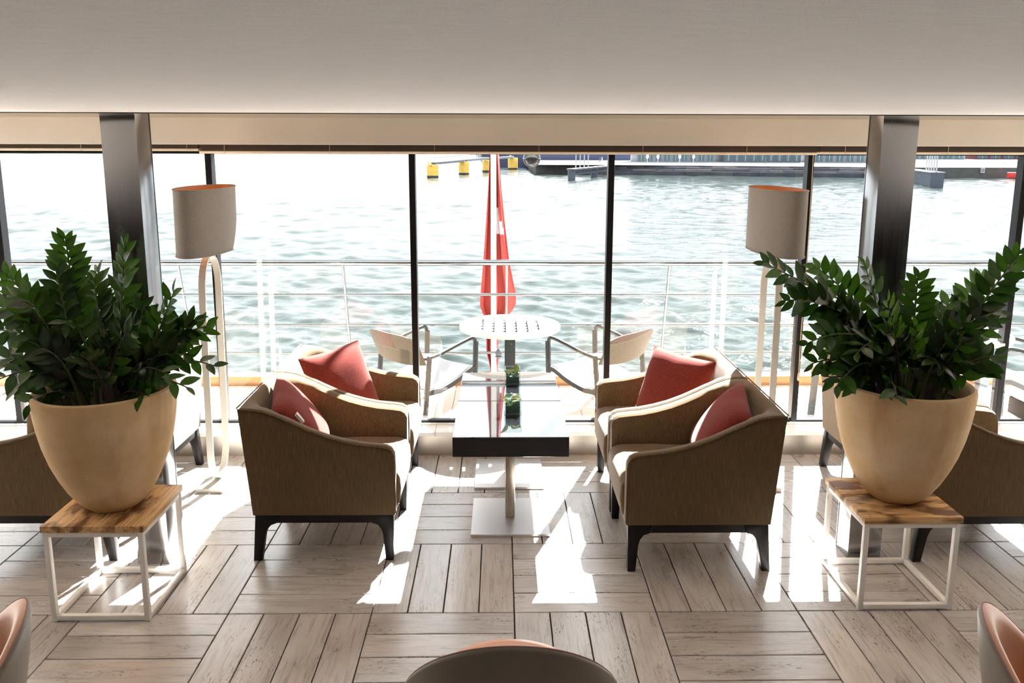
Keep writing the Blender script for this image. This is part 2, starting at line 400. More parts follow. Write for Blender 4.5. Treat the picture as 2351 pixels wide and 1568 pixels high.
for scr, (x, y, r) in cells[300:]:
    a, b = (hw, hl) if r else (hl, hw); rest.box((x - a, y - b, -0.012), (x + a, y + b, 0))
tag(rest.ob('plank_field', 'plank_tile', fl), kind='stuff')

cg = MB().box((-XW, YB, ZC), (XW, 0.33, ZC + 0.10)).ob('ceiling', 'ceiling_felt'); cg['kind'] = 'structure'
o = MB().box((-XW, 0.20, 2.30), (XW, 1.98, 2.36)).ob('ceiling_upper', 'upper_white'); o['kind'] = 'structure'
o = MB().box((-XW, 0.328, ZC - 0.0035), (XW, 0.342, ZC + 0.018)).ob('trim_2', 'dark_frame'); o['kind'] = 'structure'
o = MB().box((-XW, 0.30, ZC + 0.10), (XW, 0.33, 2.30)).ob('trim_3', 'upper_white'); o['kind'] = 'structure'
# fascia over the windows
fs = MB().box((-XW, 1.72, 1.940), (XW, 1.96, 2.094)).ob('trim_1', 'cream_paint', bevel=0.003); fs['kind'] = 'structure'
o = MB().box((-XW, 1.775, 2.094), (XW, 1.96, 2.30)).ob('trim_5', 'cream_paint'); o['kind'] = 'structure'
hd = MB().box((-XW, 1.885, 1.885), (XW, 1.95, 1.940)).ob('trim_4', 'dark_frame'); hd['kind'] = 'structure'
# low wall under the windows
wf = empty('wall_front'); wf['kind'] = 'structure'
for i in range(-9, 9):
    MB().box((i * 0.735 + 0.0015, YS, 0.0), ((i + 1) * 0.735 - 0.0015, 1.93, 0.139)).ob('skirt_panel', 'skirt_steel', wf)
sill = MB().box((-XW, 1.735, 0.139), (XW, 1.90, 0.165)).ob('sill', 'sill_white', wf, bevel=0.003)
for x in (-3.5, -0.47, 2.2, 4.4): MB().box((x - 0.001, 1.7335, 0.139), (x + 0.001, 1.88, 0.1655)).ob('sill_joint', 'grout', wf)
for nm, x0, x1 in (('wall_left', -XW - 0.1, -XW), ('wall_right', XW, XW + 0.1)):
    o = MB().box((x0, YB, 0), (x1, 1.96, 2.36)).ob(nm, 'wall_panel'); o['kind'] = 'structure'
# window bays: black mullions, glass panes
MULL = [-5.5, -4.36, -3.14, -1.833, -0.599, 0.6205, 1.8455, 3.18, 4.45, 5.7]
YG = 1.90
def window_wall(idx, xs, yg, z0, z1, facing=-1):
    for n, (a, b) in enumerate(zip(xs, xs[1:])):
        wn = empty('window_%d' % (idx + n), ((a + b) / 2, yg, 0)); wn['kind'] = 'structure'
        h = (b - a) / 2
        MB().add([(-h, 0, z0), (h, 0, z0), (h, 0, z1), (-h, 0, z1)], [(0, 1, 2, 3)]).ob('pane', 'window_glass', wn)
        MB().box((-h - 0.019, -0.02, z0), (-h + 0.019, 0.05, z1)).ob('mullion', 'dark_frame', wn, bevel=0.002, seg=1)
        MB().box((-h + 0.019, -0.012, z0), (h - 0.019, 0.035, z0 + 0.014)).ob('frame_rail', 'dark_frame', wn)
        MB().box((-h + 0.019, -0.02, z0 - 0.012), (h - 0.019, 0.03, z0)).ob('frame_bead', 'base_steel', wn)
window_wall(1, MULL, YG, 0.178, 1.90)
# unseen panelled wall behind the camera, coloured dark to dim the lounge
o = MB().box((-XW, YB - 0.12, 0), (XW, YB, 2.36)).ob('wall_back', 'wall_panel'); o['kind'] = 'structure'

# steel clad columns
def column(n, x0, x1, y0, y1):
    c = empty('column_%d' % n, ((x0 + x1) / 2, (y0 + y1) / 2, 0)); c['kind'] = 'structure'
    hx, hy = (x1 - x0) / 2, (y1 - y0) / 2
    MB().box((-hx, -hy, 0), (hx, hy, 2.30)).ob('cladding', 'column_steel', c, bevel=0.003)
    for sx in (-1, 1):
        MB().box((sx * hx - 0.0015 * (sx > 0) - 0.0005, hy - 0.012, 0), (sx * hx + 0.0015 * (sx < 0) + 0.0005, hy - 0.008, 2.30)).ob('seam', 'dark_frame', c)
column(1, -1.757, -1.607, 0.412, 0.565)
column(2, 1.595, 1.752, 0.432, 0.575)

# ------------------------------------------------------------------ venetian blinds, drawn up
def blind(x0, x1, zb, label, cords):
    b = empty('venetian_blind', ((x0 + x1) / 2, 1.80, zb)); h = (x1 - x0) / 2
    tag(b, label, 'blind', 'raised blinds above the windows')
    MB().box((-h, -0.035, 0), (h, 0.02, 0.014)).ob('bottom_rail', 'blind_rail', b, bevel=0.003)
    m = MB(); n = 9
    for k in range(n):
        z = 0.0145 + k * 0.0045; m.box((-h + 0.004, -0.033 + 0.001 * (k % 2), z), (h - 0.004, 0.018, z + 0.0030))
    tag(m.ob('slat_stack', 'blind_brown', b), kind='stuff')
    MB().box((-h, -0.025, 0.0145 + n * 0.0045), (h, 0.03, 1.9405 - zb)).ob('head_rail', 'blind_brown', b)
    x = -h + 0.15
    while x < h:
        MB().box((x - 0.0012, -0.0365, 0.0), (x + 0.0012, -0.034, 0.055)).ob('ladder_tape', 'cord_beige', b); x += 0.62
    for cx, ln in cords:
        pts = [(cx, -0.03, 0.02), (cx + 0.004, -0.035, -ln * 0.4), (cx - 0.003, -0.037, -ln * 0.8), (cx, -0.036, -ln)]
        cc = MB().tube(catmull(pts, 5), 0.0022, 5).ob('cord', 'cord_beige', b)
        MB().lathe([(0.001, -ln - 0.05), (0.008, -ln - 0.04), (0.006, -ln), (0.001, -ln + 0.004)], 8, (cx, -0.036)).ob('cord_tassel', 'cord_beige', cc, smooth=50)
blind(-6.4, -1.845, 1.902, 'brown venetian blind drawn up beside the column at the all-green planter', [])
blind(-1.84, 1.835, 1.888, 'brown venetian blind drawn up over the window bays behind the flag', [(1.815, 1.35)])
blind(1.85, 6.4, 1.892, 'brown venetian blind drawn up beside the column at the lime-shoot planter', [(1.30, 1.7)])

# ------------------------------------------------------------------ armchairs
CURVE = [(-0.355, 0.751), (-0.29, 0.749), (-0.251, 0.743), (-0.177, 0.717), (-0.103, 0.680), (-0.028, 0.645), (0.047, 0.616), (0.122, 0.595), (0.198, 0.580), (0.275, 0.572), (0.318, 0.566), (0.340, 0.553), (0.352, 0.530)]
def make_armchair():
    t = empty('armchair')
    HW = 0.300
    def rear_x(z): return -0.355 + 0.046 * (0.751 - z) / 0.516
    st = []                                             # stations: (outer plan fn, inner plan fn(w), height, crown)
    rf = 0.13
    arm_x = [0.352, 0.34, 0.318, 0.275, 0.198, 0.122, 0.047, -0.028, -0.09, -0.14]
    nF = 8
    def inner(kind, u, sgn, wv):
        ta = 0.062 + 0.022 * (1 - wv); tb = 0.040 + 0.125 * (1 - wv) ** 0.9
        ya = HW - ta; xb = -0.355 + tb
        if kind == 'arm': return (u, sgn * ya)
        if kind == 'fil':
            a = u * PI / 2; cx, cy = max(xb + rf, -0.14), ya - rf
            r1 = cx - xb
            return (cx - r1 * math.sin(a), sgn * (cy + rf * math.cos(a)))
        return (xb, u * (ya - rf))
    seq = [('arm', x, 1) for x in arm_x] + [('fil', k / nF, 1) for k in range(1, nF + 1)] + [('back', u, 1) for u in (0.6, 0.2, -0.2, -0.6)] \
        + [('fil', k / nF, -1) for k in range(nF, 0, -1)] + [('arm', x, -1) for x in arm_x[::-1]]
    rings = []
    for kind, u, sg in seq:
        if kind == 'arm': fo = lambda z, u=u, sg=sg: (u, sg * HW); h = interp(CURVE, u)
        elif kind == 'fil':
            k = round(u * nF)
            if k <= nF // 2:
                f = k / (nF // 2)
                fo = lambda z, f=f, sg=sg: (-0.14 + (rear_x(z) + 0.14) * f, sg * HW); h = interp(CURVE, -0.14 - 0.215 * f)
            else:
                f = (k - nF // 2) / (nF // 2)
                fo = lambda z, f=f, sg=sg: (rear_x(z), sg * (HW - (HW - 0.13) * f)); h = 0.751
        else: fo = lambda z, u=u: (rear_x(z), u * 0.13); h = 0.751
        ring = []
        for z in (0.235, 0.245, 0.40, h - 0.02, h - 0.006):
            x, y = fo(min(z, 0.751)); ring.append((x, y, z))
        ox, oy = fo(h); ix, iy = inner(kind, u, sg, 1.0)
        for f, dz in ((0.10, 0.004), (0.35, 0.006), (0.65, 0.003), (0.90, -0.006)):
            ring.append((ox + (ix - ox) * f, oy + (iy - oy) * f, h + dz - (0.012 * f if kind != 'arm' else 0)))
        hb = h - 0.022
        for wv in (0.95, 0.75, 0.5, 0.25, 0.0):
            x, y = inner(kind, u, sg, wv); ring.append((x, y, 0.36 + (hb - 0.36) * wv))
        x, y = inner(kind, u, sg, 0.0); ring.append((x, y, 0.235))
        rings.append(ring)
    n = len(rings[0]); vs = [p for r in rings for p in r]
    fs2 = [(i * n + k, i * n + (k + 1) % n, (i + 1) * n + (k + 1) % n, (i + 1) * n + k) for i in range(len(rings) - 1) for k in range(n)]
    fs2 += [tuple(range(n)), tuple(range(len(rings) * n - 1, (len(rings) - 1) * n - 1, -1))]
    ob('shell', mesh_from('shell', vs, fs2, 'tan_linen', 42), t)
    # piping along the outer top edge and down the front of each arm
    top = [r[4] for r in rings]
    for sg, part in ((1, top[:len(arm_x) + nF // 2]), (-1, top[-(len(arm_x) + nF // 2):][::-1])):
        pts = [(0.3535, sg * 0.299, 0.245), (0.3535, sg * 0.299, 0.40), (0.3535, sg * 0.299, 0.50)] + [(p[0], p[1] * 1.002, p[2] + 0.005) for p in part]
        MB().tube(pts, 0.0042, 6).ob('piping', 'tan_piping', t, smooth=60)
    MB().tube([(-0.356, y, 0.757) for y in (-0.3, -0.1, 0.1, 0.3)], 0.0042, 6).ob('piping', 'tan_piping', t, smooth=60)
    # seat cushion
    m = MB(); m.prism([(-0.21, 0.237), (0.35, 0.237), (0.364, 0.26), (0.372, 0.33), (0.368, 0.39), (0.35, 0.418), (0.31, 0.430), (0.15, 0.432), (-0.05, 0.425), (-0.21, 0.41)], -0.222, 0.222)
    m.ob('seat', 'tan_linen', t, bevel=0.012, seg=3)
    # dark wood frame
    fr = MB().box((-0.292, -0.285, 0.190), (0.338, -0.255, 0.236)).box((-0.292, 0.255, 0.190), (0.338, 0.285, 0.236)) \
        .box((-0.297, -0.285, 0.190), (-0.267, 0.285, 0.236)).box((0.310, -0.285, 0.190), (0.340, 0.285, 0.236))
    fr.ob('base_frame', 'espresso_wood', t)
    for sx in (-1, 1):
        for sy in (-1, 1):
            if sx < 0: pr = [(-0.303, 0.2355), (-0.322, 0.0), (-0.284, 0.0), (-0.262, 0.13), (-0.250, 0.160), (-0.232, 0.180), (-0.205, 0.190), (-0.19, 0.2355)]
            else: pr = [(0.343, 0.2355), (0.338, 0.0), (0.302, 0.0), (0.292, 0.13), (0.284, 0.158), (0.268, 0.180), (0.240, 0.190), (0.225, 0.2355)]
            MB().prism(pr, sy * 0.250, sy * 0.290).ob('leg', 'espresso_wood', t, bevel=0.003)
    return t
chair = make_armchair()
used = []
def put_chair(x, y, rz, label):
    c = chair if not used else copy_tree(chair)
    used.append(c); c.location = (x, y, 0); c.rotation_euler = (0, 0, rz)
    return tag(c, label, 'armchair', 'tan upholstered armchairs')
put_chair(-0.903, 0.73, 0, 'tan fabric armchair holding the coral cushion with a white sewn tag')
put_chair(-0.905, 1.345, 0, 'tan armchair by the window beside the armchair with the tagged cushion')
put_chair(0.867, 0.615, PI, 'tan armchair set straight across from the armchair with the tagged cushion')
put_chair(0.867, 1.235, PI, 'tan window-side armchair in the pair near the lamp with a hanging blind cord')
put_chair(-2.19, 0.735, PI, 'tan armchair with its back to the column, half hidden by the all-green planter')
put_chair(-2.215, 1.365, PI, 'window-side armchair, sunlit back turned to the loop lamp, behind the all-green planter')
put_chair(2.215, 0.69, 0, 'tan armchair with its back to the column, behind the planter with the lime green shoot')
put_chair(2.235, 1.315, 0, 'window-side armchair half hidden behind the planter with the lime green shoot')

# ------------------------------------------------------------------ cushions
def cushion_mesh(S, T):
    N = 18; vs = []; fs = []
    for side in (1, -1):
        for i in range(N + 1):
            for j in range(N + 1):
                u, v = i / N * 2 - 1, j / N * 2 - 1
                e = (1 - abs(u) ** 3.2) * (1 - abs(v) ** 3.2)
                pin = 1 - 0.06 * (1 - abs(u * v)) * max(abs(u), abs(v)) ** 2
                wr = 0.06 * math.sin(7 * u + 3 * v) * math.sin(5 * v - 2 * u) * (1 - e) * e * 2
                vs.append((side * T / 2 * (e ** 0.55) * (1 + wr), u * S / 2 * pin, v * S / 2 * pin))
    off = (N + 1) ** 2
    for i in range(N):
        for j in range(N):
            a = i * (N + 1) + j; q = (a, a + 1, a + N + 2, a + N + 1); fs.append(q); fs.append(tuple(x + off for x in q[::-1]))
    me = bpy.data.meshes.new('cushion'); me.from_pydata(vs, [], fs); me.materials.append(MATS['coral_weave'])
    bm = bmesh.new(); bm.from_mesh(me); bmesh.ops.remove_doubles(bm, verts=bm.verts, dist=0.0008); bmesh.ops.recalc_face_normals(bm, faces=bm.faces); bm.to_mesh(me); bm.free()
    shade(me, 80); return me
cm = cushion_mesh(0.42, 0.15)
def cushion(center, normal, roll, label, tagged=False):
    t = empty('cushion', center)
    nrm = Vector(normal).normalized(); q = nrm.to_track_quat('X', 'Z') @ Euler((R(roll), 0, 0)).to_quaternion()
    t.rotation_euler = q.to_euler()
    tag(t, label, 'cushion', 'coral cushions on the armchairs')
    ob('cover', cm, t)
    if tagged: MB().box((0.044, -0.172, 0.055), (0.058, -0.144, 0.110)).ob('sewn_tag', 'tag_white', t)
    return t
cushion((-1.045, 0.735, 0.585), (0.80, 0.12, 0.55), 8, 'coral ribbed cushion with a white sewn tag on its edge', True)
cushion((-0.965, 1.34, 0.60), (0.66, -0.62, 0.38), 5, 'coral cushion on its edge in the window-side chair by the tagged one')
cushion((1.01, 0.64, 0.58), (-0.80, 0.10, 0.55), -8, 'coral cushion leaning in the armchair across from the tagged cushion')
cushion((0.905, 1.22, 0.60), (-0.66, -0.62, 0.36), -3, 'coral cushion in the window-side chair near the blind cord')

# ------------------------------------------------------------------ black coffee tables
def coffee_table(x, y, label):
    t = empty('coffee_table', (x, y, 0)); tag(t, label, 'coffee table', 'black pedestal tables')
    h = 0.2825
    MB().box((-h, -h, 0.451), (h, h, 0.547)).ob('table_body', 'black_lacquer', t, bevel=0.0015, seg=1)
    MB().box((-h, -h, 0.547), (h, h, 0.552)).ob('table_top', 'black_glass_top', t, bevel=0.001, seg=1)
    MB().box((-0.025, -0.025, 0.014), (0.025, 0.025, 0.451)).ob('post', 'post_steel', t, bevel=0.002)
    MB().box((-0.2, -0.215, 0), (0.2, 0.215, 0.014)).ob('base_plate', 'base_steel', t, bevel=0.0015, seg=1)
coffee_table(-0.008, 0.885, 'black glass-topped table with the vase of pale green leaf on it')
coffee_table(-0.008, 1.458, 'black glass-topped table next to the window sill, end of the table pair')
coffee_table(3.115, 0.985, 'black table at the chairs behind the planter with the lime green shoot')

def vase(x, y, label, pale):
    t = empty('glass_vase', (x, y, 0.552)); tag(t, label, 'vase', 'glass cube vases')
    s, w2, H = 0.045, 0.041, 0.092
    m = MB()
    m.add([(-s, -s, 0), (s, -s, 0), (s, s, 0), (-s, s, 0), (-s, -s, H), (s, -s, H), (s, s, H), (-s, s, H)],
          [(0, 3, 2, 1), (0, 1, 5, 4), (1, 2, 6, 5), (2, 3, 7, 6), (3, 0, 4, 7)])
    m.add([(-w2, -w2, 0.008), (w2, -w2, 0.008), (w2, w2, 0.008), (-w2, w2, 0.008), (-w2, -w2, H), (w2, -w2, H), (w2, w2, H), (-w2, w2, H)],
          [(0, 1, 2, 3), (4, 5, 1, 0), (5, 6, 2, 1), (6, 7, 3, 2), (7, 4, 0, 3)])
    k = 8; m.f += [(4, 5, k + 5, k + 4), (5, 6, k + 6, k + 5), (6, 7, k + 7, k + 6), (7, 4, k + 4, k + 7)]; m.mi += [0] * 4
    m.ob('cube', 'vase_glass', t)
    g = MB(); N = 9; vs = []; q = 0.0375
    for i in range(N):
        for j in range(N):
            vs.append((-q + 2 * q * i / (N - 1), -q + 2 * q * j / (N - 1), 0.050 + random.uniform(-0.006, 0.012)))
    g.add(vs, [(i * N + j, (i + 1) * N + j, (i + 1) * N + j + 1, i * N + j + 1) for i in range(N - 1) for j in range(N - 1)])
    g.box((-q, -q, 0.0105), (q, q, 0.048)); g.ob('moss', 'leaf_dark', t)
    tag(MB().box((-q, -q, 0.0082), (q, q, 0.0105)).ob('gravel', 'stone_c', t), kind='stuff')
    return t
LEAF_CACHE = {}
def leaf_mesh(mat, L=0.092, W=0.041, cup=0.25):
    key = (mat, L, W, cup)
    if key in LEAF_CACHE: return LEAF_CACHE[key]
    rows = [(0.0, 0.06), (0.15, 0.62), (0.35, 0.98), (0.55, 0.95), (0.75, 0.66), (0.9, 0.32), (1.0, 0.02)]
    vs = []; fs = []
    for a, wd in rows:
        hw_ = wd * W / 2; z = -0.10 * L * a * a
        vs += [(a * L, -hw_, z + hw_ * cup), (a * L, 0, z), (a * L, hw_, z + hw_ * cup)]
    for i in range(len(rows) - 1):
        for k in (0, 1): fs.append((i * 3 + k, i * 3 + k + 1, i * 3 + k + 4, i * 3 + k + 3))
    me = bpy.data.meshes.new('leaf'); me.from_pydata(vs, [], fs); me.materials.append(MATS[mat])
    for p in me.polygons: p.use_smooth = True
    LEAF_CACHE[key] = me; return me
va = vase(0.006, 0.965, 'glass cube vase of moss with a pale curled leaf on top', True)
vb = vase(0.013, 1.512, 'glass cube vase of moss with one upright pointed leaf', False)
def vleaf(t, mat, loc, rot, L, W): ob('leaf', leaf_mesh(mat, L, W, 0.5), t, loc, tuple(R(a) for a in rot))
vleaf(va, 'leaf_olive', (-0.03, 0.0, 0.05), (0, -62, 200), 0.07, 0.045); vleaf(va, 'leaf_pale', (-0.01, -0.01, 0.068), (30, -18, 15), 0.055, 0.04)
vleaf(va, 'leaf_pale', (0.005, 0.01, 0.06), (-40, -25, -20), 0.045, 0.035); vleaf(va, 'leaf_dark', (-0.02, -0.036, 0.02), (80, -50, 5), 0.05, 0.05)
vleaf(vb, 'leaf_olive', (0.022, 0.0, 0.05), (0, -86, 90), 0.068, 0.030); vleaf(vb, 'leaf_olive', (0.0, -0.005, 0.06), (30, -25, 170), 0.055, 0.035)
vleaf(vb, 'leaf_dark', (0.01, 0.0, 0.05), (0, -40, 40), 0.05, 0.032)

# ------------------------------------------------------------------ floor lamps
def floor_lamp(x, y, lean, label):
    t = empty('floor_lamp', (x, y, 0)); tag(t, label, 'floor lamp', 'loop stemmed floor lamps')
    MB().box((-0.075, -0.165, 0), (0.075, 0.165, 0.026)).ob('base', 'lamp_white', t, bevel=0.002)
    HWL, Z0, Z1 = 0.128, 0.026, 1.335
    path = []
    for k in range(25):
        a = PI + PI * k / 24; path.append((HWL * math.cos(a), Z0 + 0.012 + 0.19 + 0.19 * math.sin(a)))
    for k in range(25):
        a = PI * k / 24; path.append((HWL * math.cos(a), Z1 - 0.19 + 0.19 * math.sin(a)))
    n = len(path); m = MB(); vs = []
    for i in range(n):
        p0, p1 = path[i - 1], path[(i + 1) % n]; d = Vector((p1[0] - p0[0], p1[1] - p0[1])).normalized(); nx, nz = d.y, -d.x
        for sx, so2 in ((-0.018, -0.0055), (0.018, -0.0055), (0.018, 0.0055), (-0.018, 0.0055)):
            vs.append((sx, path[i][0] + nx * so2, path[i][1] + nz * so2))
    m.add(vs, [(i * 4 + k, i * 4 + (k + 1) % 4, ((i + 1) % n) * 4 + (k + 1) % 4, ((i + 1) % n) * 4 + k) for i in range(n) for k in range(4)])
    sob = m.ob('stem_loop', 'lamp_white', t, smooth=30)
    MB().tube([(0, 0, Z1), (0, 0, 1.40)], 0.008, 10).ob('neck', 'copper_lining', t, smooth=40)
    a_, b_ = 0.345, 0.118
    sh = MB().lathe([(1.0, 1.362), (1.0, 1.710), (0.985, 1.710), (0.985, 1.362)], 72, sx=b_, sy=a_, close=True).ob('shade', 'shade_linen', t, smooth=40)
    MB().lathe([(0.978, 1.366), (0.978, 1.707)], 72, sx=b_, sy=a_).ob('shade_lining', 'copper_lining', sh, smooth=40)
    for z in (1.362, 1.708): MB().tube([(b_ * 1.004 * math.cos(2 * PI * k / 72), a_ * 1.002 * math.sin(2 * PI * k / 72), z) for k in range(72)], 0.0035, 6, closed=True).ob('shade_trim', 'shade_linen', sh, smooth=60)
    sp = MB()
    for a in (0.25, 0.75, 1.25, 1.75): sp.tube([(0, 0, 1.40), (b_ * 0.97 * math.cos(a * PI), a_ * 0.97 * math.sin(a * PI), 1.40)], 0.002, 5)
    sp.ob('shade_carrier', 'copper_lining', t)
    MB().lathe([(0.012, 1.40), (0.014, 1.44), (0.030, 1.48), (0.032, 1.51), (0.02, 1.535), (0.001, 1.54)], 16).ob('bulb', 'bulb_glow', t, smooth=60)
    ld = bpy.data.lights.new('bulb_light', 'POINT'); ld.energy = 0.4; ld.color = (1.0, 0.62, 0.34); ld.shadow_soft_size = 0.035
    lo = bpy.data.objects.new('bulb_light', ld); lo.location = (0, 0, 1.575); link(lo, t)
    t.rotation_euler = (0, lean, 0)
floor_lamp(-1.70, 1.37, R(0.9), 'white loop-stem floor lamp with grey oval shade, base plate in full sun')
floor_lamp(1.468, 1.36, 0.0, 'white loop-stem floor lamp with grey oval shade beside the blind cord')

# ------------------------------------------------------------------ plant stands and planters
def plant_stand(x0, y0, label, across):
    S = 0.402; t = empty('plant_stand', (x0 + S / 2, y0 + S / 2, 0)); tag(t, label, 'plant stand', 'white framed plant stands')
    h = S / 2; b = 0.022
    for sx in (-1, 1):
        for sy in (-1, 1):
            MB().box((sx * h - (b if sx > 0 else 0), sy * h - (b if sy > 0 else 0), 0.0), (sx * h + (0 if sx > 0 else b), sy * h + (0 if sy > 0 else b), 0.395)).ob('leg', 'white_powder', t, bevel=0.002)
    for z in (0.004, 0.373):
        for s in (-1, 1):
            MB().box((-h + b, s * h - (b if s > 0 else 0), z), (h - b, s * h + (0 if s > 0 else b), z + b)).ob('frame_bar', 'white_powder', t, bevel=0.002)
            MB().box((s * h - (b if s > 0 else 0), -h + b, z), (s * h + (0 if s > 0 else b), h - b, z + b)).ob('frame_bar', 'white_powder', t, bevel=0.002)
    e = h + 0.006
    for k in (0, 1):
        if across: MB().box((-e, -e + k * (e + 0.001), 0.395), (e, -0.001 if k == 0 else e, 0.423)).ob('top_board', 'scorched_pine', t, bevel=0.002)
        else:
            o2 = MB().box((-e, -e / 2 + 0.0005, 0), (e, e / 2 - 0.0005, 0.028)).ob('top_board', 'scorched_pine', t, bevel=0.002)
            o2.location = ((-e / 2, e / 2)[k], 0, 0.395); o2.rotation_euler = (0, 0, PI / 2)
plant_stand(-1.906, -0.052, 'white metal cube stand with boards running front to back under the pot', False)
plant_stand(1.457, 0.0, 'white metal cube stand with boards running crosswise under the pot', True)

POT = [(0.0, 0.0), (0.085, 0.0), (0.105, 0.006), (0.125, 0.022), (0.155, 0.055), (0.185, 0.10), (0.215, 0.16), (0.243, 0.23), (0.263, 0.30), (0.277, 0.37), (0.285, 0.43), (0.289, 0.475), (0.291, 0.505), (0.287, 0.518), (0.276, 0.524), (0.264, 0.518), (0.258, 0.505), (0.255, 0.46), (0.253, 0.44)]
def bez(p0, p1, p2, p3, t):
    u = 1 - t; return p0 * u ** 3 + p1 * 3 * u * u * t + p2 * 3 * u * t * t + p3 * t ** 3
def planter(cx, cy, label, hero, nfill, seed):
    rnd = random.Random(seed)
    t = empty('potted_plant', (cx, cy, 0.423)); tag(t, label, 'potted plant', 'large planters on white stands')
    MB().lathe([(r_ * 0.955, z_) for r_, z_ in POT], 64).ob('pot', 'sand_clay', t, smooth=40)
    g = MB(); N, Kk = 24, 5; vs = [(0, 0, 0.46)]
    for k in range(1, Kk + 1):
        for i in range(N): a = 2 * PI * i / N; r = 0.2440 * k / Kk; vs.append((r * math.cos(a), r * math.sin(a), 0.445 + rnd.uniform(-0.008, 0.008) * (k < Kk)))
    fsx = [(0, 1 + i, 1 + (i + 1) % N) for i in range(N)]
    for k in range(Kk - 1): fsx += [(1 + k * N + i, 1 + (k + 1) * N + i, 1 + (k + 1) * N + (i + 1) % N, 1 + k * N + (i + 1) % N) for i in range(N)]
    g.add(vs, fsx).ob('soil', 'soil', t, smooth=60)
    stems = []
    for (px, py, dy, kind, arch) in hero:
        tip = on_y(px, py, cy + dy) - Vector((cx, cy, 0.423)); stems.append((tip, kind, arch))
    for k in range(nfill):
        a = rnd.uniform(0, 2 * PI); r = rnd.uniform(0.10, 0.42); z = rnd.uniform(0.56, 0.90) - 0.45 * max(0, r - 0.22)
        stems.append((Vector((r * math.cos(a) * 1.1, min(0.2, r * math.sin(a)), z)), rnd.choice(('dark', 'dark', 'dark', 'mid')), rnd.uniform(0.0, 0.5)))
    cand = []
    for si, (tip, kind, arch) in enumerate(stems):
        az = math.atan2(tip.y, tip.x) + rnd.uniform(-0.4, 0.4); hr = min(1.0, math.hypot(tip.x, tip.y) / 0.4)
        b0 = Vector((math.cos(az), math.sin(az), 0)) * rnd.uniform(0.05, 0.10 + 0.09 * hr); b0.z = 0.44
        ln = (tip - b0).length
        c1 = b0 + Vector((tip.x * 0.12, tip.y * 0.12, ln * (0.45 + 0.35 * arch)))
        c2 = tip * 0.62 + b0 * 0.38 + Vector((0, 0, ln * (0.10 + 0.45 * arch)))
        pts = [bez(b0, c1, c2, tip, k / 14) for k in range(15)]
        mat = 'stem_dark' if kind == 'dark' and rnd.random() < 0.5 else 'stem_green'
        s = MB().tube(pts, [0.0085 - 0.0062 * (k / 14) for k in range(15)], 6).ob('stem', mat, t, smooth=60)
        nl = max(7, int(ln * 33)); start = 0.22 if si >= len(hero) else 0.32
        for k in range(nl):
            f = start + (1 - start) * (k + 0.5) / nl
            p = bez(b0, c1, c2, tip, f); d = (bez(b0, c1, c2, tip, min(1, f + 0.02)) - bez(b0, c1, c2, tip, f - 0.02)).normalized()
            up = Vector((0.0, -0.8, 0.6)); side = d.cross(up)
            if side.length < 0.25: side = d.cross(Vector((math.cos(si * 2.4), math.sin(si * 2.4), 0)))
            side.normalize(); nrm = side.cross(d).normalized()
            tw = rnd.uniform(-0.35, 0.35) + si * 1.7
            tw = rnd.uniform(-0.5, 0.5) + 0.5 * math.sin(si * 2.3)
            side2 = side * math.cos(tw) + nrm * math.sin(tw); nrm2 = nrm * math.cos(tw) - side * math.sin(tw)
            sg = 1 if k % 2 else -1
            spread = 0.95 - 0.55 * max(0, (f - 0.85) / 0.15)
            ax = (side2 * sg * math.sin(spread) + d * math.cos(spread) + nrm2 * rnd.uniform(-0.05, 0.25)).normalized()
            zz = (nrm2 - ax * nrm2.dot(ax)).normalized(); yy = zz.cross(ax)
            sc = (0.75 + 0.35 * math.sin(PI * min(1, (f - start) / (1 - start) * 0.9 + 0.12))) * rnd.uniform(0.88, 1.12)
            if f > 0.95: sc *= 0.85
            if kind == 'young': sc *= 0.85
            lm = {'dark': 'leaf_dark', 'mid': 'leaf_mid', 'young': 'leaf_young'}[kind]
            if kind == 'dark' and rnd.random() < 0.18: lm = 'leaf_mid'
            mt = Matrix(((ax.x * sc, yy.x * sc, zz.x * sc, p.x), (ax.y * sc, yy.y * sc, zz.y * sc, p.y), (ax.z * sc, yy.z * sc, zz.z * sc, p.z), (0, 0, 0, 1)))
            front = (1.0 if si < len(hero) else 0.0) + (0.3 - p.y) * 0.5 + p.z * 0.3 + rnd.random() * 0.2
            cand.append((front, mt, lm, s))
    cand.sort(key=lambda c: -c[0])
    for fr_, mt, lm, s in cand[:298]:
        o = bpy.data.objects.new('leaf', leaf_mesh(lm)); link(o, s); o.matrix_local = mt
    for lm in ('leaf_dark', 'leaf_mid', 'leaf_young'):
        m = MB(); src = leaf_mesh(lm)
        for fr_, mt, l2, s in cand[298:]:
            if l2 == lm: m.add([mt @ v.co for v in src.vertices], [tuple(p.vertices) for p in src.polygons])
        if m.v:
            vsx = m.v; me = bpy.data.meshes.new('foliage'); me.from_pydata([tuple(v) for v in vsx], [], m.f); me.materials.append(MATS[lm])
            for p in me.polygons: p.use_smooth = True
            tag(ob('foliage', me, t), kind='stuff')
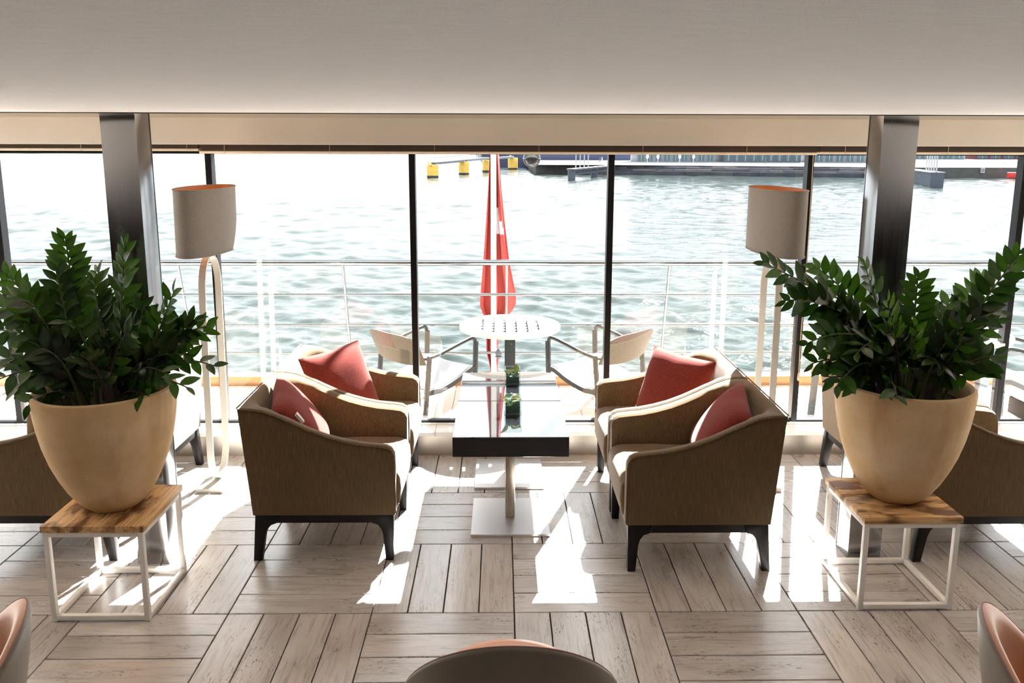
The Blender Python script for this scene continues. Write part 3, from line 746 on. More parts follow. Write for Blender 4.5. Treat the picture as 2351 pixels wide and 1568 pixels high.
HL = [(150, 545, 0.05, 'mid', 0.1), (288, 556, 0.10, 'mid', 0.0), (128, 618, 0.0, 'dark', 0.0), (400, 668, -0.02, 'mid', 0.0), (448, 732, 0.02, 'dark', 0.1),
      (438, 812, -0.05, 'dark', 0.3), (15, 628, 0.05, 'mid', 0.1), (-15, 700, 0.0, 'dark', 0.3), (40, 690, -0.12, 'mid', 0.7), (60, 935, -0.18, 'dark', 0.7),
      (-10, 830, -0.1, 'dark', 0.5), (215, 640, 0.18, 'mid', 0.0), (225, 620, 0.24, 'mid', 0.05), (330, 700, 0.05, 'dark', 0.0), (310, 740, -0.15, 'dark', 0.2), (150, 745, -0.2, 'mid', 0.8),
      (20, 900, -0.05, 'dark', 0.7), (385, 860, -0.15, 'dark', 0.5), (90, 800, -0.2, 'dark', 0.5), (250, 800, -0.22, 'dark', 0.5), (-25, 760, 0.1, 'dark', 0.4), (270, 690, 0.2, 'dark', 0.0)]
HR = [(1752, 602, -0.05, 'dark', 0.1), (1872, 612, 0.12, 'mid', 0.2), (1985, 606, 0.05, 'mid', 0.0), (2108, 632, 0.02, 'mid', 0.1), (2343, 578, -0.05, 'dark', 0.0),
      (2290, 735, 0.0, 'dark', 0.1), (1800, 690, -0.1, 'dark', 0.4), (2036, 690, -0.17, 'young', 0.0), (2105, 745, -0.10, 'young', 0.0), (1862, 836, -0.1, 'dark', 0.5),
      (2285, 830, -0.15, 'dark', 0.4), (1918, 890, -0.2, 'dark', 0.7), (2060, 915, -0.28, 'mid', 0.9), (1965, 815, -0.24, 'mid', 0.7), (2180, 690, 0.1, 'mid', 0.1), (2260, 640, 0.15, 'mid', 0.2),
      (2205, 835, -0.24, 'dark', 0.6), (1890, 740, 0.0, 'dark', 0.3), (1995, 700, 0.15, 'dark', 0.0), (2070, 720, 0.1, 'dark', 0.1), (2150, 710, 0.12, 'dark', 0.1), (1935, 700, -0.12, 'dark', 0.3), (2160, 850, -0.3, 'dark', 0.8), (1850, 790, -0.18, 'dark', 0.5)]
planter(-1.703, 0.150, 'sand coloured clay pot of dark glossy foliage all green without any lime shoot', HL, 30, 3)
planter(1.672, 0.205, 'sand coloured clay pot of dark glossy foliage with a lime green young shoot', HR, 30, 5)

# ------------------------------------------------------------------ tub chairs in the foreground
def tub_chair(x, y, rz, label):
    t = empty('tub_chair', (x, y, 0), rz); tag(t, label, 'tub chair', 'leather tub chairs')
    # chair faces +x local, back at -x
    NS = 48; A = R(128)
    def rim(a):
        f = abs(a) / A; return 0.40 + 0.37 * max(0.0, math.cos(0.97 * a)) ** 1.2
    def rad(a, z): return 0.300 + 0.032 * (z - 0.4) / 0.35
    outer = MB(); inn = MB(); vs = []; vi = []; prof_o = 9
    for i in range(NS + 1):
        a = -A + 2 * A * i / NS; h = rim(a); ca, sa = -math.cos(a), math.sin(a)
        for k in range(prof_o):
            f = k / (prof_o - 1); z = 0.30 + (h - 0.012 - 0.30) * f; r = 0.24 + (rad(a, z) - 0.24) * (1 - (1 - f) ** 2.2)
            vs.append((ca * r * 0.96, sa * r, z))
        vs.append((ca * (rad(a, h) - 0.003) * 0.96, sa * (rad(a, h) - 0.003), h - 0.004)); vs.append((ca * (rad(a, h) - 0.010) * 0.96, sa * (rad(a, h) - 0.010), h))
        R1 = rad(a, h)
        for dr, dz in ((-0.010, 0.0), (-0.016, -0.0015), (-0.026, -0.007), (-0.038, -0.020), (-0.048, -0.042), (-0.056, -0.08), (-0.064, -0.15), (-0.075, -0.24), (-0.085, -0.34)):
            vi.append((ca * (R1 + dr) * 0.96, sa * (R1 + dr), h + dz))
    q = prof_o + 2
    outer.add(vs, [(i * q + k, (i + 1) * q + k, (i + 1) * q + k + 1, i * q + k + 1) for i in range(NS) for k in range(q - 1)])
    inn.add(vi, [(i * 9 + k, (i + 1) * 9 + k, (i + 1) * 9 + k + 1, i * 9 + k + 1) for i in range(NS) for k in range(8)])
    for e in (0, NS):
        inn.add([vs[e * q + k] for k in range(q)] + [vi[e * 9 + k] for k in range(1, 9)], [tuple(range(q + 8))])
    so_ = outer.ob('outer_shell', 'grey_leather', t, smooth=60)
    inn.ob('inner_lining', 'tan_leather', t, smooth=60)
    MB().tube([vs[i * q + q - 1] for i in range(NS + 1)], 0.0022, 5).ob('seam', 'stitch_rose', so_, smooth=60)
    MB().lathe([(0.0, 0.27), (0.23, 0.27), (0.24, 0.30), (0.245, 0.40), (0.235, 0.43), (0.20, 0.445), (0.0, 0.45)], 40).ob('seat', 'tan_leather', t, smooth=50)
    for sx in (-1, 1):
        for sy in (-1, 1):
            MB().tube([(sx * 0.21, sy * 0.21, 0.0), (sx * 0.15, sy * 0.15, 0.285)], [0.012, 0.018], 10).ob('leg', 'tub_leg', t, smooth=50)
tub_chair(-0.03, -1.075, PI / 2, 'grey leather tub chair turned to the window, seen only as its back')
tub_chair(-1.545, -1.345, PI + R(25), 'grey and tan leather tub chair turned away, near the stand with front-to-back boards')
tub_chair(1.445, -1.39, R(-25), 'grey and tan leather tub chair turned away, below the planter with lime shoot')

# ------------------------------------------------------------------ deck outside
dk = empty('deck', (0, 0, 0)); dk['kind'] = 'structure'
MB().box((-7, 1.94, -0.12), (7, 3.45, -0.022)).ob('deck_bed', 'grout', dk)
dm = MB().box((-0.0585, -0.675, -0.022), (0.0585, 0.675, 0.0)).mesh('deck_board', 'deck_board', bevel=0.002, seg=1)
for i in range(-52, 53): ob('deck_board', dm, dk, (i * 0.120, 2.625, 0))
MB().box((-7, 3.30, -0.022), (7, 3.44, 0.078)).ob('edge_timber', 'teak_edge', dk, bevel=0.01)
o = MB().box((-9, 1.96, -6), (9, 3.42, -0.12)).ob('hull_side', 'hull_white'); o['kind'] = 'structure'
rl = empty('railing', (0, 3.4, 0)); tag(rl, 'stainless steel deck railing with four bars and leaning posts', 'railing')
ry = lambda z: 0.02 - 0.26 * z
for z, r in ((1.042, 0.024), (0.776, 0.012), (0.514, 0.012), (0.266, 0.012)):
    MB().tube([(-9, ry(z), z), (0, ry(z), z), (9, ry(z), z)], r, 12).ob('rail', 'rail_steel', rl, smooth=60)
for k in range(-6, 7): MB().tube([(k * 1.28 - 0.01, ry(0.07), 0.07), (k * 1.28 - 0.01, ry(1.03), 1.03)], 0.011, 8).ob('post', 'rail_steel', rl, smooth=60)
for sx, xt, xb in ((1, 2.53, 2.19), (1, 4.0, 3.4)):
    MB().beam((xt, ry(1.0), 1.0), (xb, -0.93, 0.0), 0.05, 0.02).ob('brace', 'rail_steel', rl)
MB().lathe([(0.001, 0.02), (0.02, 0.0), (0.028, -0.02), (0.02, -0.04), (0.03, -0.05), (0.012, -0.07), (0.001, -0.075)], 12, (-0.075, ry(0.266) - 0.02)).ob('cleat', 'steel_grey', rl, loc=(0, 0, 0.29), smooth=50)

# flag on its staff
fg = empty('flag', (-0.118, 3.72, 0)); tag(fg, 'furled red flag with a white cross hanging from a white flagstaff', 'flag')
MB().tube([(0, 0, -0.35), (0, 0, 3.3)], 0.024, 16).ob('flagstaff', 'outdoor_white', fg, smooth=60)
MB().lathe([(0.001, 3.3), (0.035, 3.31), (0.045, 3.345), (0.03, 3.38), (0.001, 3.39)], 16).ob('finial', 'teak_edge', fg, smooth=60)
FE = [(-0.2, -0.02, 0.04), (0.05, -0.035, 0.035), (0.14, -0.06, 0.06), (0.20, -0.065, 0.03), (0.42, -0.065, 0.075), (0.50, -0.08, 0.14), (0.555, -0.12, 0.19), (0.66, -0.115, 0.195), (0.95, -0.09, 0.135), (1.30, -0.065, 0.095), (1.6, -0.045, 0.065), (1.9, -0.03, 0.045), (2.6, -0.03, 0.06), (3.1, -0.02, 0.05)]
vs = []; NU, NV = 41, 60; fsx = []; mi = []
for j in range(NV):
    z = -0.2 + 3.3 * j / (NV - 1); l = interp([(a, b) for a, b, c in FE], z); r = interp([(a, c) for a, b, c in FE], z)
    for i in range(NU):
        u = i / (NU - 1); ph = 2 * PI * 2.5 * u
        vs.append((l + (r - l) * (u + 0.035 * math.sin(ph * 2)), 0.062 - 0.030 * math.cos(ph) - 0.008 * math.sin(3 * ph + z * 4), z))
for j in range(NV - 1):
    for i in range(NU - 1):
        fsx.append((j * NU + i, j * NU + i + 1, (j + 1) * NU + i + 1, (j + 1) * NU + i)); z = -0.2 + 3.3 * j / (NV - 1); u = i / (NU - 1)
        mi.append(1 if (1.18 < z < 1.42 and 0.56 < u < 0.56 + 0.34 * (1.45 - z) / 0.27) else 0)
fo_ = ob('flag_cloth', mesh_from('flag_cloth', vs, fsx, ['flag_red', 'flag_white'], 70, mi), fg)

# round slatted tables
def deck_table(x, y, label):
    t = empty('deck_table', (x, y, 0)); tag(t, label, 'table', 'round white deck tables')
    r0, r1, z0, z1 = 0.272, 0.355, 0.675, 0.703
    MB().lathe([(r1, z0), (r1, z1 - 0.003), (r1 - 0.003, z1), (r0, z1), (r0, z0)], 64, close=True).ob('rim', 'outdoor_white', t, smooth=35)
    W = 0.0777
    for k in range(7):
        x0, x1 = -0.272 + k * W + 0.0095, -0.272 + (k + 1) * W - 0.0095
        pts = []; n = 6
        for i in range(n + 1):
            xx = x0 + (x1 - x0) * i / n; pts.append((xx, -math.sqrt(max(0, (r0 + 0.002) ** 2 - xx * xx))))
        for i in range(n, -1, -1):
            xx = x0 + (x1 - x0) * i / n; pts.append((xx, math.sqrt(max(0, (r0 + 0.002) ** 2 - xx * xx))))
        MB().prism(pts, z0 + 0.006, z1 - 0.001, 'z').ob('slat', 'outdoor_white', t)
    for yb in (-0.17, -0.085, 0.0, 0.085, 0.17):  # dark bars added under the slats so the slits look dark
        hx = math.sqrt(0.26 ** 2 - yb * yb); MB().box((-hx, yb - 0.028, z0 - 0.014), (hx, yb + 0.028, z0 + 0.006)).ob('added_bar', 'outdoor_grey', t)
    MB().box((-0.0375, -0.0375, 0.012), (0.0375, 0.0375, z0 - 0.02)).ob('pedestal', 'outdoor_grey', t, bevel=0.006)
    MB().box((-0.21, -0.21, 0), (0.21, 0.21, 0.012)).ob('base_plate', 'outdoor_grey', t)
deck_table(0.008, 2.45, 'round white slatted deck table in front of the flag')
deck_table(3.02, 2.20, 'round white slatted deck table outside the window behind the lime-shoot planter')
def deck_chair(x, y, rz, label):
    t = empty('deck_chair', (x, y, 0), rz); tag(t, label, 'deck chair', 'low grey framed deck chairs')
    for s in (-1, 1):
        yy = s * 0.275
        MB().beam((0.215, yy, 0), (0.235, yy, 0.53), 0.035, 0.022, (0, 1, 0)).ob('front_leg', 'outdoor_grey', t, bevel=0.003)
        MB().beam((-0.26, yy, 0), (-0.205, yy, 0.50), 0.032, 0.022, (0, 1, 0)).ob('rear_leg', 'outdoor_grey', t, bevel=0.003)
        pts = catmull([(0.228, yy, 0.50), (0.222, yy, 0.548), (0.185, yy, 0.562), (0.05, yy, 0.535), (-0.10, yy, 0.500), (-0.22, yy, 0.485)], 5)
        MB().tube(pts, 0.014, 8).ob('arm', 'outdoor_grey', t, smooth=60)
        pts = catmull([(0.228, yy, 0.325), (0.17, yy, 0.325), (0.05, yy, 0.275), (-0.10, yy, 0.235), (-0.22, yy, 0.235)], 5)
        m = MB()
        for a, b in zip(pts, pts[1:]): m.beam(a, b, 0.02, 0.034)
        m.ob('seat_rail', 'outdoor_grey', t)
    vs = []; fsx = []; n = 9
    sp = catmull([(0.225, 0, 0.345), (0.17, 0, 0.348), (0.05, 0, 0.295), (-0.10, 0, 0.256), (-0.235, 0, 0.262)], 4)
    for p in sp:
        for dz in (0, -0.006): vs += [(p.x, -0.262 + 0.524 * i / n, p.z + dz - 0.012 * math.sin(PI * i / n)) for i in range(n + 1)]
    q = 2 * (n + 1)
    for k in range(len(sp) - 1):
        for i in range(n):
            fsx.append((k * q + i, k * q + i + 1, (k + 1) * q + i + 1, (k + 1) * q + i)); a = n + 1 + i
            fsx.append((k * q + a + 1, k * q + a, (k + 1) * q + a, (k + 1) * q + a + 1))
        for i in (0, n): fsx.append((k * q + i, (k + 1) * q + i, (k + 1) * q + n + 1 + i, k * q + n + 1 + i))
    ob('seat_sling', mesh_from('seat_sling', vs, fsx, 'sling_white', 50), t)
    vs = []; fsx = []; n = 14; K = 7
    for k in range(K):
        f = k / (K - 1); z = 0.425 + 0.225 * f
        for i in range(n + 1):
            u = i / n * 2 - 1; wv = 0.285 - 0.02 * f - 0.012 * (1 - f)
            zz = z - 0.035 * (u ** 4) * f + 0.015 * u ** 4 * (1 - f)
            vs.append((-0.232 - 0.075 * f - 0.05 * (1 - u * u), u * wv, zz))
    m0 = len(vs); vs += [(a - 0.012, b, c) for a, b, c in vs]; q = n + 1
    for k in range(K - 1):
        for i in range(n):
            a = k * q + i; fsx.append((a, a + 1, a + q + 1, a + q)); fsx.append((m0 + a + 1, m0 + a, m0 + a + q, m0 + a + q + 1))
    brd = [i for i in range(n + 1)] + [k * q + n for k in range(1, K)] + [(K - 1) * q + i for i in range(n - 1, -1, -1)] + [k * q for k in range(K - 2, 0, -1)]
    for a, b in zip(brd, brd[1:] + brd[:1]): fsx.append((a, b, m0 + b, m0 + a))
    ob('backrest', mesh_from('backrest', vs, fsx, 'outdoor_sling', 50), t)
    MB().tube([(-0.215, -0.27, 0.48), (-0.255, 0, 0.42), (-0.215, 0.27, 0.48)], 0.011, 8).ob('back_bar', 'outdoor_grey', t, smooth=60)
deck_chair(-0.600, 2.68, R(45), 'low deck chair outside, behind the armchairs with the tagged cushion')
deck_chair(0.650, 2.69, R(135), 'low deck chair outside, behind the armchairs near the blind cord')
deck_chair(3.74, 2.50, R(165), 'low deck chair outside, seen past the lime-shoot planter')
gl = empty('globe_camera', (0.148, 2.3, 1.856)); tag(gl, 'dark glossy globe hanging outside the window beside the flagstaff', 'globe')
MB().lathe([(0.0005, -0.058)] + [(0.058 * math.sin(a * PI / 20), -0.058 * math.cos(a * PI / 20)) for a in range(1, 20)] + [(0.0005, 0.058)], 32).ob('globe', 'globe_dark', gl, smooth=60)
MB().lathe([(0.060, -0.002), (0.060, 0.004), (0.0585, 0.004), (0.0585, -0.002)], 32, close=True).ob('collar', 'rail_steel', gl, smooth=40)
MB().tube([(0, 0, 0.05), (0, 0, 0.30), (0, -0.10, 0.36), (0, -0.34, 0.36)], 0.012, 10).ob('bracket', 'outdoor_grey', gl, smooth=60)

# ------------------------------------------------------------------ harbour
ZWTR = -4.3
def W(px, py, z=ZWTR): return on_z(px, py, z)
import numpy as np
def wave_field():
    rg = np.random.default_rng(4)
    NA, NR = 900, 760
    ang = np.linspace(R(-52), R(52), NA); rad = 6.6 * (330.0 / 6.6) ** np.linspace(0, 1, NR)
    A, Q = np.meshgrid(ang, rad); X = Q * np.sin(A); Y = -3.0 + Q * np.cos(A)
    res = np.maximum(Q * math.log(330.0 / 6.6) / NR, Q * R(104) / NA)
    H = np.zeros_like(X)
    lam = np.concatenate([np.geomspace(0.40, 5.0, 44)])
    for L in lam:
        th = R(-115) + rg.normal(0, 0.55); k = 2 * math.pi / L
        amp = 0.0100 * L ** 0.72 * (0.7 + 0.6 * rg.random())
        fade = np.clip((L / res - 2.0) / 2.0, 0, 1)
        H += amp * fade * np.sin(k * (X * math.cos(th) + Y * math.sin(th)) + rg.random() * 6.28 + 0.9 * np.sin(0.11 * X + 0.07 * Y + L))
    gust = 0.75 + 0.45 * np.sin(0.045 * X + 0.9 * np.sin(0.03 * Y)) * np.sin(0.06 * Y + 1.2)
    H *= gust
    co = np.stack([X, Y, H], -1).reshape(-1, 3)
    idx = np.arange(NA * NR).reshape(NR, NA)
    f = np.stack([idx[:-1, :-1], idx[:-1, 1:], idx[1:, 1:], idx[1:, :-1]], -1).reshape(-1, 4)[:, ::-1]
    me = bpy.data.meshes.new('water'); me.vertices.add(len(co)); me.vertices.foreach_set('co', co.ravel().astype(np.float32))
    me.loops.add(f.size); me.loops.foreach_set('vertex_index', f.ravel().astype(np.int32))
    me.polygons.add(len(f)); me.polygons.foreach_set('loop_start', np.arange(0, f.size, 4, dtype=np.int32))
    me.update(); me.validate()
    me.polygons.foreach_set('use_smooth', np.ones(len(f), dtype=bool))
    me.materials.append(MATS['harbour_water']); return me
o = ob('water', wave_field(), None, (0, 0, ZWTR)); tag(o, 'wind-rippled harbour water glinting in the sun', 'water', kind='structure')
wtr = mesh_from('water_far', [(-2500, 3.2, 0), (2500, 3.2, 0), (2500, 3500, 0), (-2500, 3500, 0)], [(0, 1, 2, 3)], 'harbour_water')
o = ob('water_far', wtr, None, (0, 0, ZWTR - 0.3)); tag(o, 'distant open harbour water', 'water', kind='structure')
# yellow mooring piles and their catwalks
PILES = [(-14.2, 167.1, 1.22, 2.66, 'with the small red lamp, at the free end'), (-8.6, 186.7, 1.22, 2.95, 'where the railed gangway lands'), (-3.5, 207.4, 1.25, 3.0, 'standing half behind the flag'), (3.4, 233.2, 1.4, 3.3, 'by the bow ropes of the navy ship')]
for n, (x, y, r, h, txt) in enumerate(PILES):
    t = empty('mooring_pile', (x, y, ZWTR)); tag(t, 'yellow mooring pile %s' % txt, 'mooring pile', 'yellow mooring piles')
    MB().lathe([(r, -2), (r, 0.45)], 28).ob('dark_band', 'pile_band', t, smooth=40)
    MB().lathe([(r, 0.45), (r, h), (0.001, h)], 28).ob('pile_body', 'pile_yellow', t, smooth=40)
    b = MB().lathe([(0.22, h), (0.20, h + 0.45), (0.32, h + 0.5), (0.32, h + 0.65), (0.001, h + 0.7)], 14, (-0.7, -0.6)).ob('bollard', 'pile_yellow', t, smooth=40)
    if n == 0: MB().box((-0.35, -r - 0.06, h - 0.3), (-0.15, -r, h - 0.08)).ob('red_lamp', 'sign_red', t)
def gangway(a, b, zo, label):
    t = empty('gangway', (a[0], a[1], ZWTR)); tag(t, label, 'gangway', 'gangways between the piles')
    p, q = Vector((0, 0, zo)), Vector((b[0] - a[0], b[1] - a[1], zo + 0.29)); d = (q - p).normalized()
    MB().beam(p + d * 0.6, q - d * 0.6, 1.1, 0.5).ob('walkway', 'gangway_steel', t)
    L = (q - p).length
    for s in (-0.5, 0.5):
        sd_ = d.cross(Vector((0, 0, 1))).normalized() * s
        MB().beam(p + sd_ + Vector((0, 0, 1.2)), q + sd_ + Vector((0, 0, 1.2)), 0.06, 0.06).ob('handrail', 'gangway_steel', t)
        k = 1.0
        while k < L - 0.5:
            c = p + d * k + sd_; MB().beam(c, c + Vector((0, 0, 1.2)), 0.06, 0.06).ob('baluster', 'gangway_steel', t); k += 2.0
gangway(PILES[0], PILES[1], 2.92, 'grey railed gangway reaching the mooring pile with the red lamp')
gangway(PILES[1], PILES[2], 3.22, 'grey railed gangway running towards the pile behind the flag')
gangway(PILES[2], PILES[3], 3.28, 'grey railed gangway between the flag and the navy hull')
# navy ship
t = empty('moored_ship', (5, 262, ZWTR)); tag(t, 'navy blue moored ship with a white bow behind the yellow piles', 'ship')
MB().prism([(-11.5, 5.5), (-10.0, -1), (60, -1), (60, 5.2), (-11.5, 5.5)][:4], -5, 5).ob('hull', 'hull_navy', t)
MB().prism([(-15.0, 6.2), (-12.2, 2.6), (-10.6, 0.8), (-11.5, 5.5)], -3, 3).ob('bow', 'hull_white', t)
MB().box((-11.5, -5.05, 4.3), (60, -5.0, 4.42)).ob('hull_stripe', 'hull_white', t)
MB().box((8, -3.5, 5.2), (50, 3.5, 7.9)).ob('deckhouse', 'hull_white', t)
for k in range(14): MB().box((9 + k * 2.9, -3.56, 6.4), (10.8 + k * 2.9, -3.5, 7.6)).ob('cabin_window', 'pane_teal', t)
# stone quay and pavement
q0, q1, q2, q3 = W(1230, 398), W(1412, 401), W(1995, 408), W(2360, 410)
def quay(name, a, b, h, mat, depth=60, kindlabel=None):
    m = MB(); a, b = Vector((a.x, a.y, 0)), Vector((b.x, b.y, 0)); n = Vector((0, 1, 0))
    vs = [a, b, b + n * depth, a + n * depth]
    m.add([v + Vector((0, 0, -2)) for v in vs] + [v + Vector((0, 0, h)) for v in vs], [(0, 1, 5, 4), (1, 2, 6, 5), (2, 3, 7, 6), (3, 0, 4, 7), (4, 5, 6, 7)])
    o = m.ob(name, mat, None, (0, 0, ZWTR)); o['kind'] = 'structure'; return o
HQ = 2.25
quay('quay_wall', q0, q1, HQ, 'quay_stone')
ter = quay('quay_terrace', q1 + Vector((0, 2.6, 0)), q2 + Vector((0, 2.6, 0)), HQ, 'stone_a', 120)
quay('quay_basin', q2, q3 + Vector((40, 0, 0)), HQ, 'quay_stone', 120)
pv = MB().add([(8, 190, 0), (150, 178, 0), (220, 420, 0), (8, 420, 0)], [(0, 1, 2, 3)]).ob('pavement', 'pavement', None, (0, 0, ZWTR + HQ + 0.03)); pv['kind'] = 'structure'
# stepped stone blocks of the terrace
dq = (q2 - q1); Lq = dq.length; dq = dq.normalized(); ang = math.atan2(dq.y, dq.x)
rs = random.Random(11); hh = [0, 0.95, 1.40, 1.85, HQ]
bml = {}
for row in range(4):
    s = 0.0
    while s < Lq - 0.5:
        ln = rs.choice((3.0, 4.2, 5.4)) if row else 5.4
        ln = min(ln, Lq - s); mt = rs.choice(('stone_a', 'stone_b', 'stone_c')) if row else 'stone_a'
        key = (round(ln, 1), row, mt)
        if key not in bml: bml[key] = MB().box((0.02, 0, 0), (ln - 0.02, 1.2, hh[row + 1] - hh[row] - 0.03)).mesh('stone_block', mt)
        c = q1 + dq * s; o = ob('stone_block', bml[key], ter, (c.x, c.y + row * 0.75 + rs.uniform(-0.12, 0.1), hh[row]), (0, 0, ang)); s += ln
# buildings behind the quay
def building(px0, px1, py, h, mat, label, bays, depth=14, trim='white_trim'):
    zb = ZWTR + HQ; a, b = W(px0, py, zb), W(px1, py + (0.5 if px1 > px0 else 0), zb)
    t = empty('waterfront_building', (a.x, a.y, zb), math.atan2(b.y - a.y, b.x - a.x)); tag(t, label, 'building', 'waterfront buildings')
    L = math.hypot(b.x - a.x, b.y - a.y)
    MB().box((0, 0, 0), (L, depth, h)).ob('wall', mat, t)
    MB().box((-0.4, -0.6, h), (L + 0.4, depth + 0.4, h + 0.5)).ob('roof', 'facade_dark', t)
    bw = L / bays
    for lev in range(int(h // 3.3)):
        for k in range(bays):
            x0 = k * bw + 0.5; z0 = lev * 3.3 + (0.35 if lev == 0 else 0.9)
            p = MB().box((x0, -0.06, z0), (x0 + bw - 1.0, 0.0, lev * 3.3 + 2.7)).ob('window', 'pane_teal', t)
            MB().box((x0 + bw / 2 - 0.58, -0.12, z0), (x0 + bw / 2 - 0.42, -0.06, lev * 3.3 + 2.7)).ob('window_bar', trim, p)
    return t, a, b
bA = building(1462, 1640, 372, 16.6, 'facade_grey', 'grey waterfront cafe front with teal windows right beside the pavement ramp', 9)
bB = building(1662, 1838, 372.6, 18.0, 'facade_dark', 'slate waterfront building with teal shopfront seen behind the lamp', 9)
bC = building(1868, 2010, 373.2, 16.6, 'facade_grey', 'grey waterfront house with white window bars ending at the column', 6)
bD = building(2085, 2215, 366, 10.0, 'facade_grey', 'pale harbour shed behind the moored sailboat rails', 5)
bE = building(2240, 2420, 366, 10.0, 'wall_red', 'dull red harbour warehouse beyond the quay wall', 6)
# parasols and posts on the terrace
for n, px in enumerate((1486, 1510, 1560, 1592)):
    zb = ZWTR + HQ; c = W(px, 375.5, zb); t = empty('cafe_parasol', (c.x, c.y, zb + 0.03)); tag(t, 'closed cream parasol on the terrace of the grey cafe front', 'parasol', 'closed parasols at the cafe')
    MB().tube([(0, 0, 0), (0, 0, 2.4)], 0.05, 8).ob('pole', 'white_trim', t); MB().lathe([(0.08, 1.2), (0.35, 1.5), (0.28, 2.2), (0.02, 3.0)], 12).ob('canopy', 'awning_cream', t, smooth=60)
# pier with two piles, truss and white poles
pa, pb = W(1312, 414), W(1364, 407); t = empty('pier', (pa.x, pa.y, ZWTR)); tag(t, 'grey steel pier on two piles with tall white poles', 'pier')
dp = Vector((pb.x - pa.x, pb.y - pa.y, 0)); dn = dp.normalized(); sdv = dn.cross(Vector((0, 0, 1)))
for c in (Vector((0, 0, 0)), dp): MB().box((c.x - 0.68, c.y - 0.68, -1.5), (c.x + 0.68, c.y + 0.68, 1.95)).ob('pile', 'steel_grey', t)
end = dn * (dp.length + 14)
MB().beam(Vector((0, 0, 2.1)) - dn * 0.8, end + Vector((0, 0, 2.1)), 1.6, 0.28).ob('walkway', 'stone_c', t)
for s in (-0.75, 0.75):
    MB().beam(sdv * s + Vector((0, 0, 1.15)), end + sdv * s + Vector((0, 0, 1.15)), 0.12, 0.12).ob('chord', 'steel_grey', t)
    k = 0.0
    while k < end.length - 1.6:
        a = dn * k + sdv * s; b = dn * (k + 0.8) + sdv * s; c = dn * (k + 1.6) + sdv * s
        MB().beam(a + Vector((0, 0, 1.15)), b + Vector((0, 0, 2.0)), 0.08, 0.08).beam(b + Vector((0, 0, 2.0)), c + Vector((0, 0, 1.15)), 0.08, 0.08).ob('truss_brace', 'steel_grey', t); k += 1.6
for k in range(4):
    c = dn * (3.0 + k * 3.2); MB().tube([c + Vector((0, 0, 2.2)), c + Vector((0, 0, 6.5))], 0.11, 8).ob('white_pole', 'white_trim', t)
# quay railing on the stone mole
t = empty('quay_railing', (q0.x + 1, q0.y + 0.6, ZWTR + HQ)); tag(t, 'low grey railing along the stone mole behind the pier', 'railing')
for z in (0.5, 0.95): MB().beam((0, 0, z), (17, 0, z), 0.07, 0.07).ob('rail', 'steel_grey', t)
for k in range(10): MB().beam((k * 1.85, 0, 0), (k * 1.85, 0, 1.0), 0.08, 0.08).ob('post', 'steel_grey', t)
# pontoon past the column, with poles; quay wall sign; red tank
c0, c1 = W(2100, 420), W(2150, 430)
t = empty('pontoon', (c1.x, c1.y, ZWTR)); tag(t, 'grey floating pontoon with white poles beyond the column', 'pontoon')
dv = Vector((c0.x - c1.x, c0.y - c1.y, 0)).normalized()
MB().beam(Vector((0, 0, 1.0)), dv * 22 + Vector((0, 0, 1.0)), 2.0, 2.6).ob('float', 'steel_grey', t)
MB().beam(Vector((0, 0, 2.35)), dv * 22 + Vector((0, 0, 2.35)), 2.3, 0.16).ob('walkway', 'stone_c', t)
for k in range(5): MB().tube([dv * (1.2 + k * 1.9) + Vector((0, 0, 2.4)), dv * (1.2 + k * 1.9) + Vector((0, 0, 6.6))], 0.12, 8).ob('white_pole', 'white_trim', t)
sg = W(2254, 409); sgy = sg.y - 0.12
t = empty('quay_sign', (sg.x, sgy, ZWTR + 1.1)); tag(t, 'small white notice with a red mark on the quay wall', 'sign')
MB().box((-0.45, 0, 0), (0.45, 0.1, 1.05)).ob('board', 'white_trim', t)
MB().lathe([(0.30, -0.012), (0.30, 0.0), (0.20, 0.0), (0.20, -0.012)], 20, close=True).ob('red_mark', 'sign_red', t, loc=(0, 0, 0.55), rot=(PI / 2, 0, 0))
rt = W(2320, 410.5); t = empty('fender_board', (rt.x, rt.y - 1.3, ZWTR)); tag(t, 'red painted fender on the quay wall beside a black strip', 'fender')
MB().box((-1.1, 0, 0.2), (1.1, 0.95, 1.35)).ob('red_fender', 'sign_red', t, bevel=0.1); MB().box((1.15, 0.2, -0.3), (1.5, 0.95, 2.3)).ob('black_strip', 'pile_band', t)
t = empty('harbour_rail', (q2.x + 9, q2.y + 1.0, ZWTR + HQ)); tag(t, 'white handrail along the quay wall with the notice', 'railing')
MB().beam((0, 0, 1.1), (40, -2.2, 1.1), 0.10, 0.10).ob('rail', 'white_trim', t)
for k in range(11): MB().beam((k * 4, -0.22 * k, 0), (k * 4, -0.22 * k, 1.1), 0.10, 0.10).ob('post', 'white_trim', t)
# moored boats on the far side of the mole
for n, (px, py, L, txt) in enumerate(((1268, 366, 10.0, 'white motor boat with grey cabin moored behind the stone mole'), (1305, 361, 7.0, 'smaller white boat moored behind the motor boat and mole'))):
    c = W(px, py, ZWTR + HQ); t = empty('motor_boat', (c.x, c.y, ZWTR + HQ + 0.03)); tag(t, txt, 'boat', 'boats at the mole')
    MB().prism([(-L / 2, 1.0), (-L / 2 + 0.8, 0.0), (L / 2 - 1.2, 0.0), (L / 2, 1.1)], -1.2, 1.2).ob('hull', 'hull_white', t, bevel=0.15)
    MB().prism([(-L / 3, 1.0), (-L / 4, 2.1), (L / 6, 2.1), (L / 4, 1.0)], -0.9, 0.9).ob('cabin', 'stone_c', t, bevel=0.1)
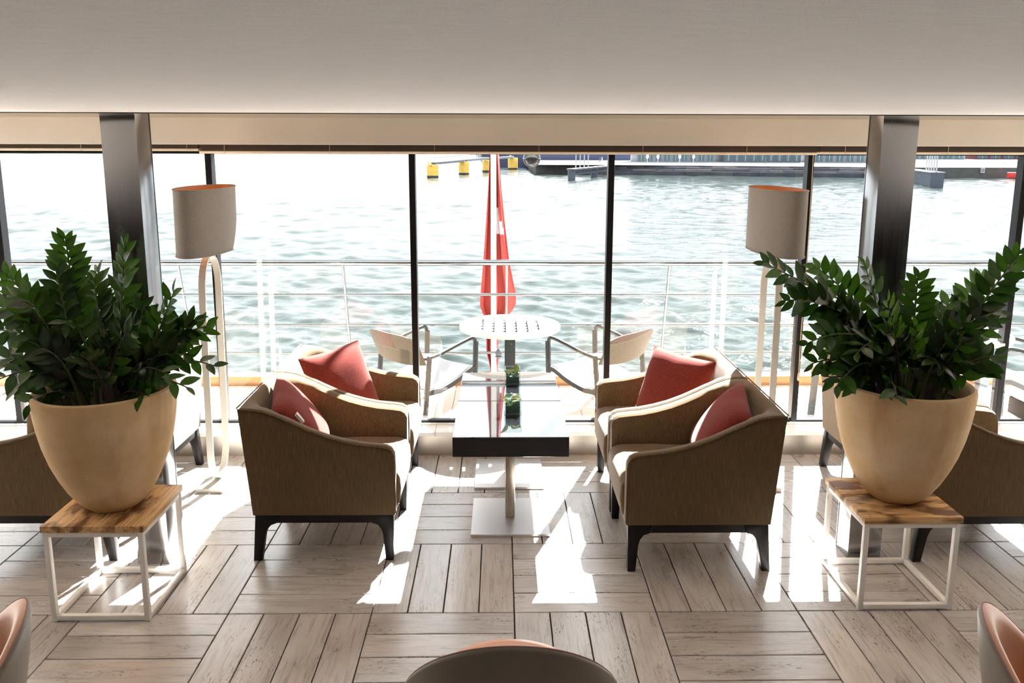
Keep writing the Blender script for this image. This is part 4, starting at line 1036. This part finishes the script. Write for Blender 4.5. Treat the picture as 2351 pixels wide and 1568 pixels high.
# people on the quay
def person(px, py, coat, label, h=1.74):
    zb = ZWTR + HQ; c = W(px, py, zb)
    J = [(0, 0, .53), (0, 0, .65), (0, 0.0, .80), (0, 0, .86), (0, -.01, .93), (0, -.01, .985), (.11, 0, .81), (.14, .03, .63), (.13, -.05, .48), (-.11, 0, .81), (-.14, -.03, .63), (-.13, .05, .48),
         (.055, 0, .50), (.06, -.08, .27), (.06, -.05, .035), (.06, -.12, .02), (-.055, 0, .50), (-.06, .06, .27), (-.06, .14, .035), (-.06, .07, .02)]
    E = [(0, 1), (1, 2), (2, 3), (3, 4), (4, 5), (2, 6), (6, 7), (7, 8), (2, 9), (9, 10), (10, 11), (0, 12), (12, 13), (13, 14), (14, 15), (0, 16), (16, 17), (17, 18), (18, 19)]
    RR = [.085, .085, .09, .035, .062, .05, .045, .035, .027, .045, .035, .027, .062, .045, .03, .025, .062, .045, .03, .025]
    me = bpy.data.meshes.new('person'); me.from_pydata([(a * h, b * h, cc * h) for a, b, cc in J], E, []); me.materials.append(MATS[coat])
    o = ob('person', me, None, (c.x, c.y, zb + 0.03), (0, 0, R(70))); sk = o.modifiers.new('skin', 'SKIN')
    for v, r_ in zip(me.skin_vertices[0].data, RR): v.radius = (r_ * h * 1.0, r_ * h * 0.8)
    me.skin_vertices[0].data[0].use_root = True
    o.modifiers.new('sub', 'SUBSURF').levels = 1
    tag(o, label, 'person', 'people walking on the quay')
person(1377, 376.5, 'coat_dark', 'person in a dark coat walking on the pale pavement behind the pier'); person(1382, 376.5, 'coat_pale', 'person in a pale pink coat walking beside the dark coat')
person(1757, 377.2, 'coat_dark', 'person in dark clothes on the terrace by the slate building')
# low wooded shore
for n, (px, py, wdt, txt) in enumerate(((20, 350, 420, 'low wooded shore far across the water past the long blind'), (440, 347, 150, 'small strip of far shore beside the lamp shade'))):
    c = W(px, py); m = MB(); N = 40; vs = []; rr = random.Random(n)
    for i in range(N + 1):
        x = -wdt / 2 + wdt * i / N; hgt = (6 + 9 * rr.random()) * math.sin(PI * i / N) ** 0.5 + 0.3
        vs += [(x, 0, -1), (x, 8, hgt * 0.6), (x, 40, hgt), (x, 90, -1)]
    m.add(vs, [(i * 4 + k, (i + 1) * 4 + k, (i + 1) * 4 + k + 1, i * 4 + k + 1) for i in range(N) for k in range(3)])
    o = m.ob('far_shore', 'land_green', None, (c.x, c.y, ZWTR), smooth=60); tag(o, txt, 'shore', kind='structure')
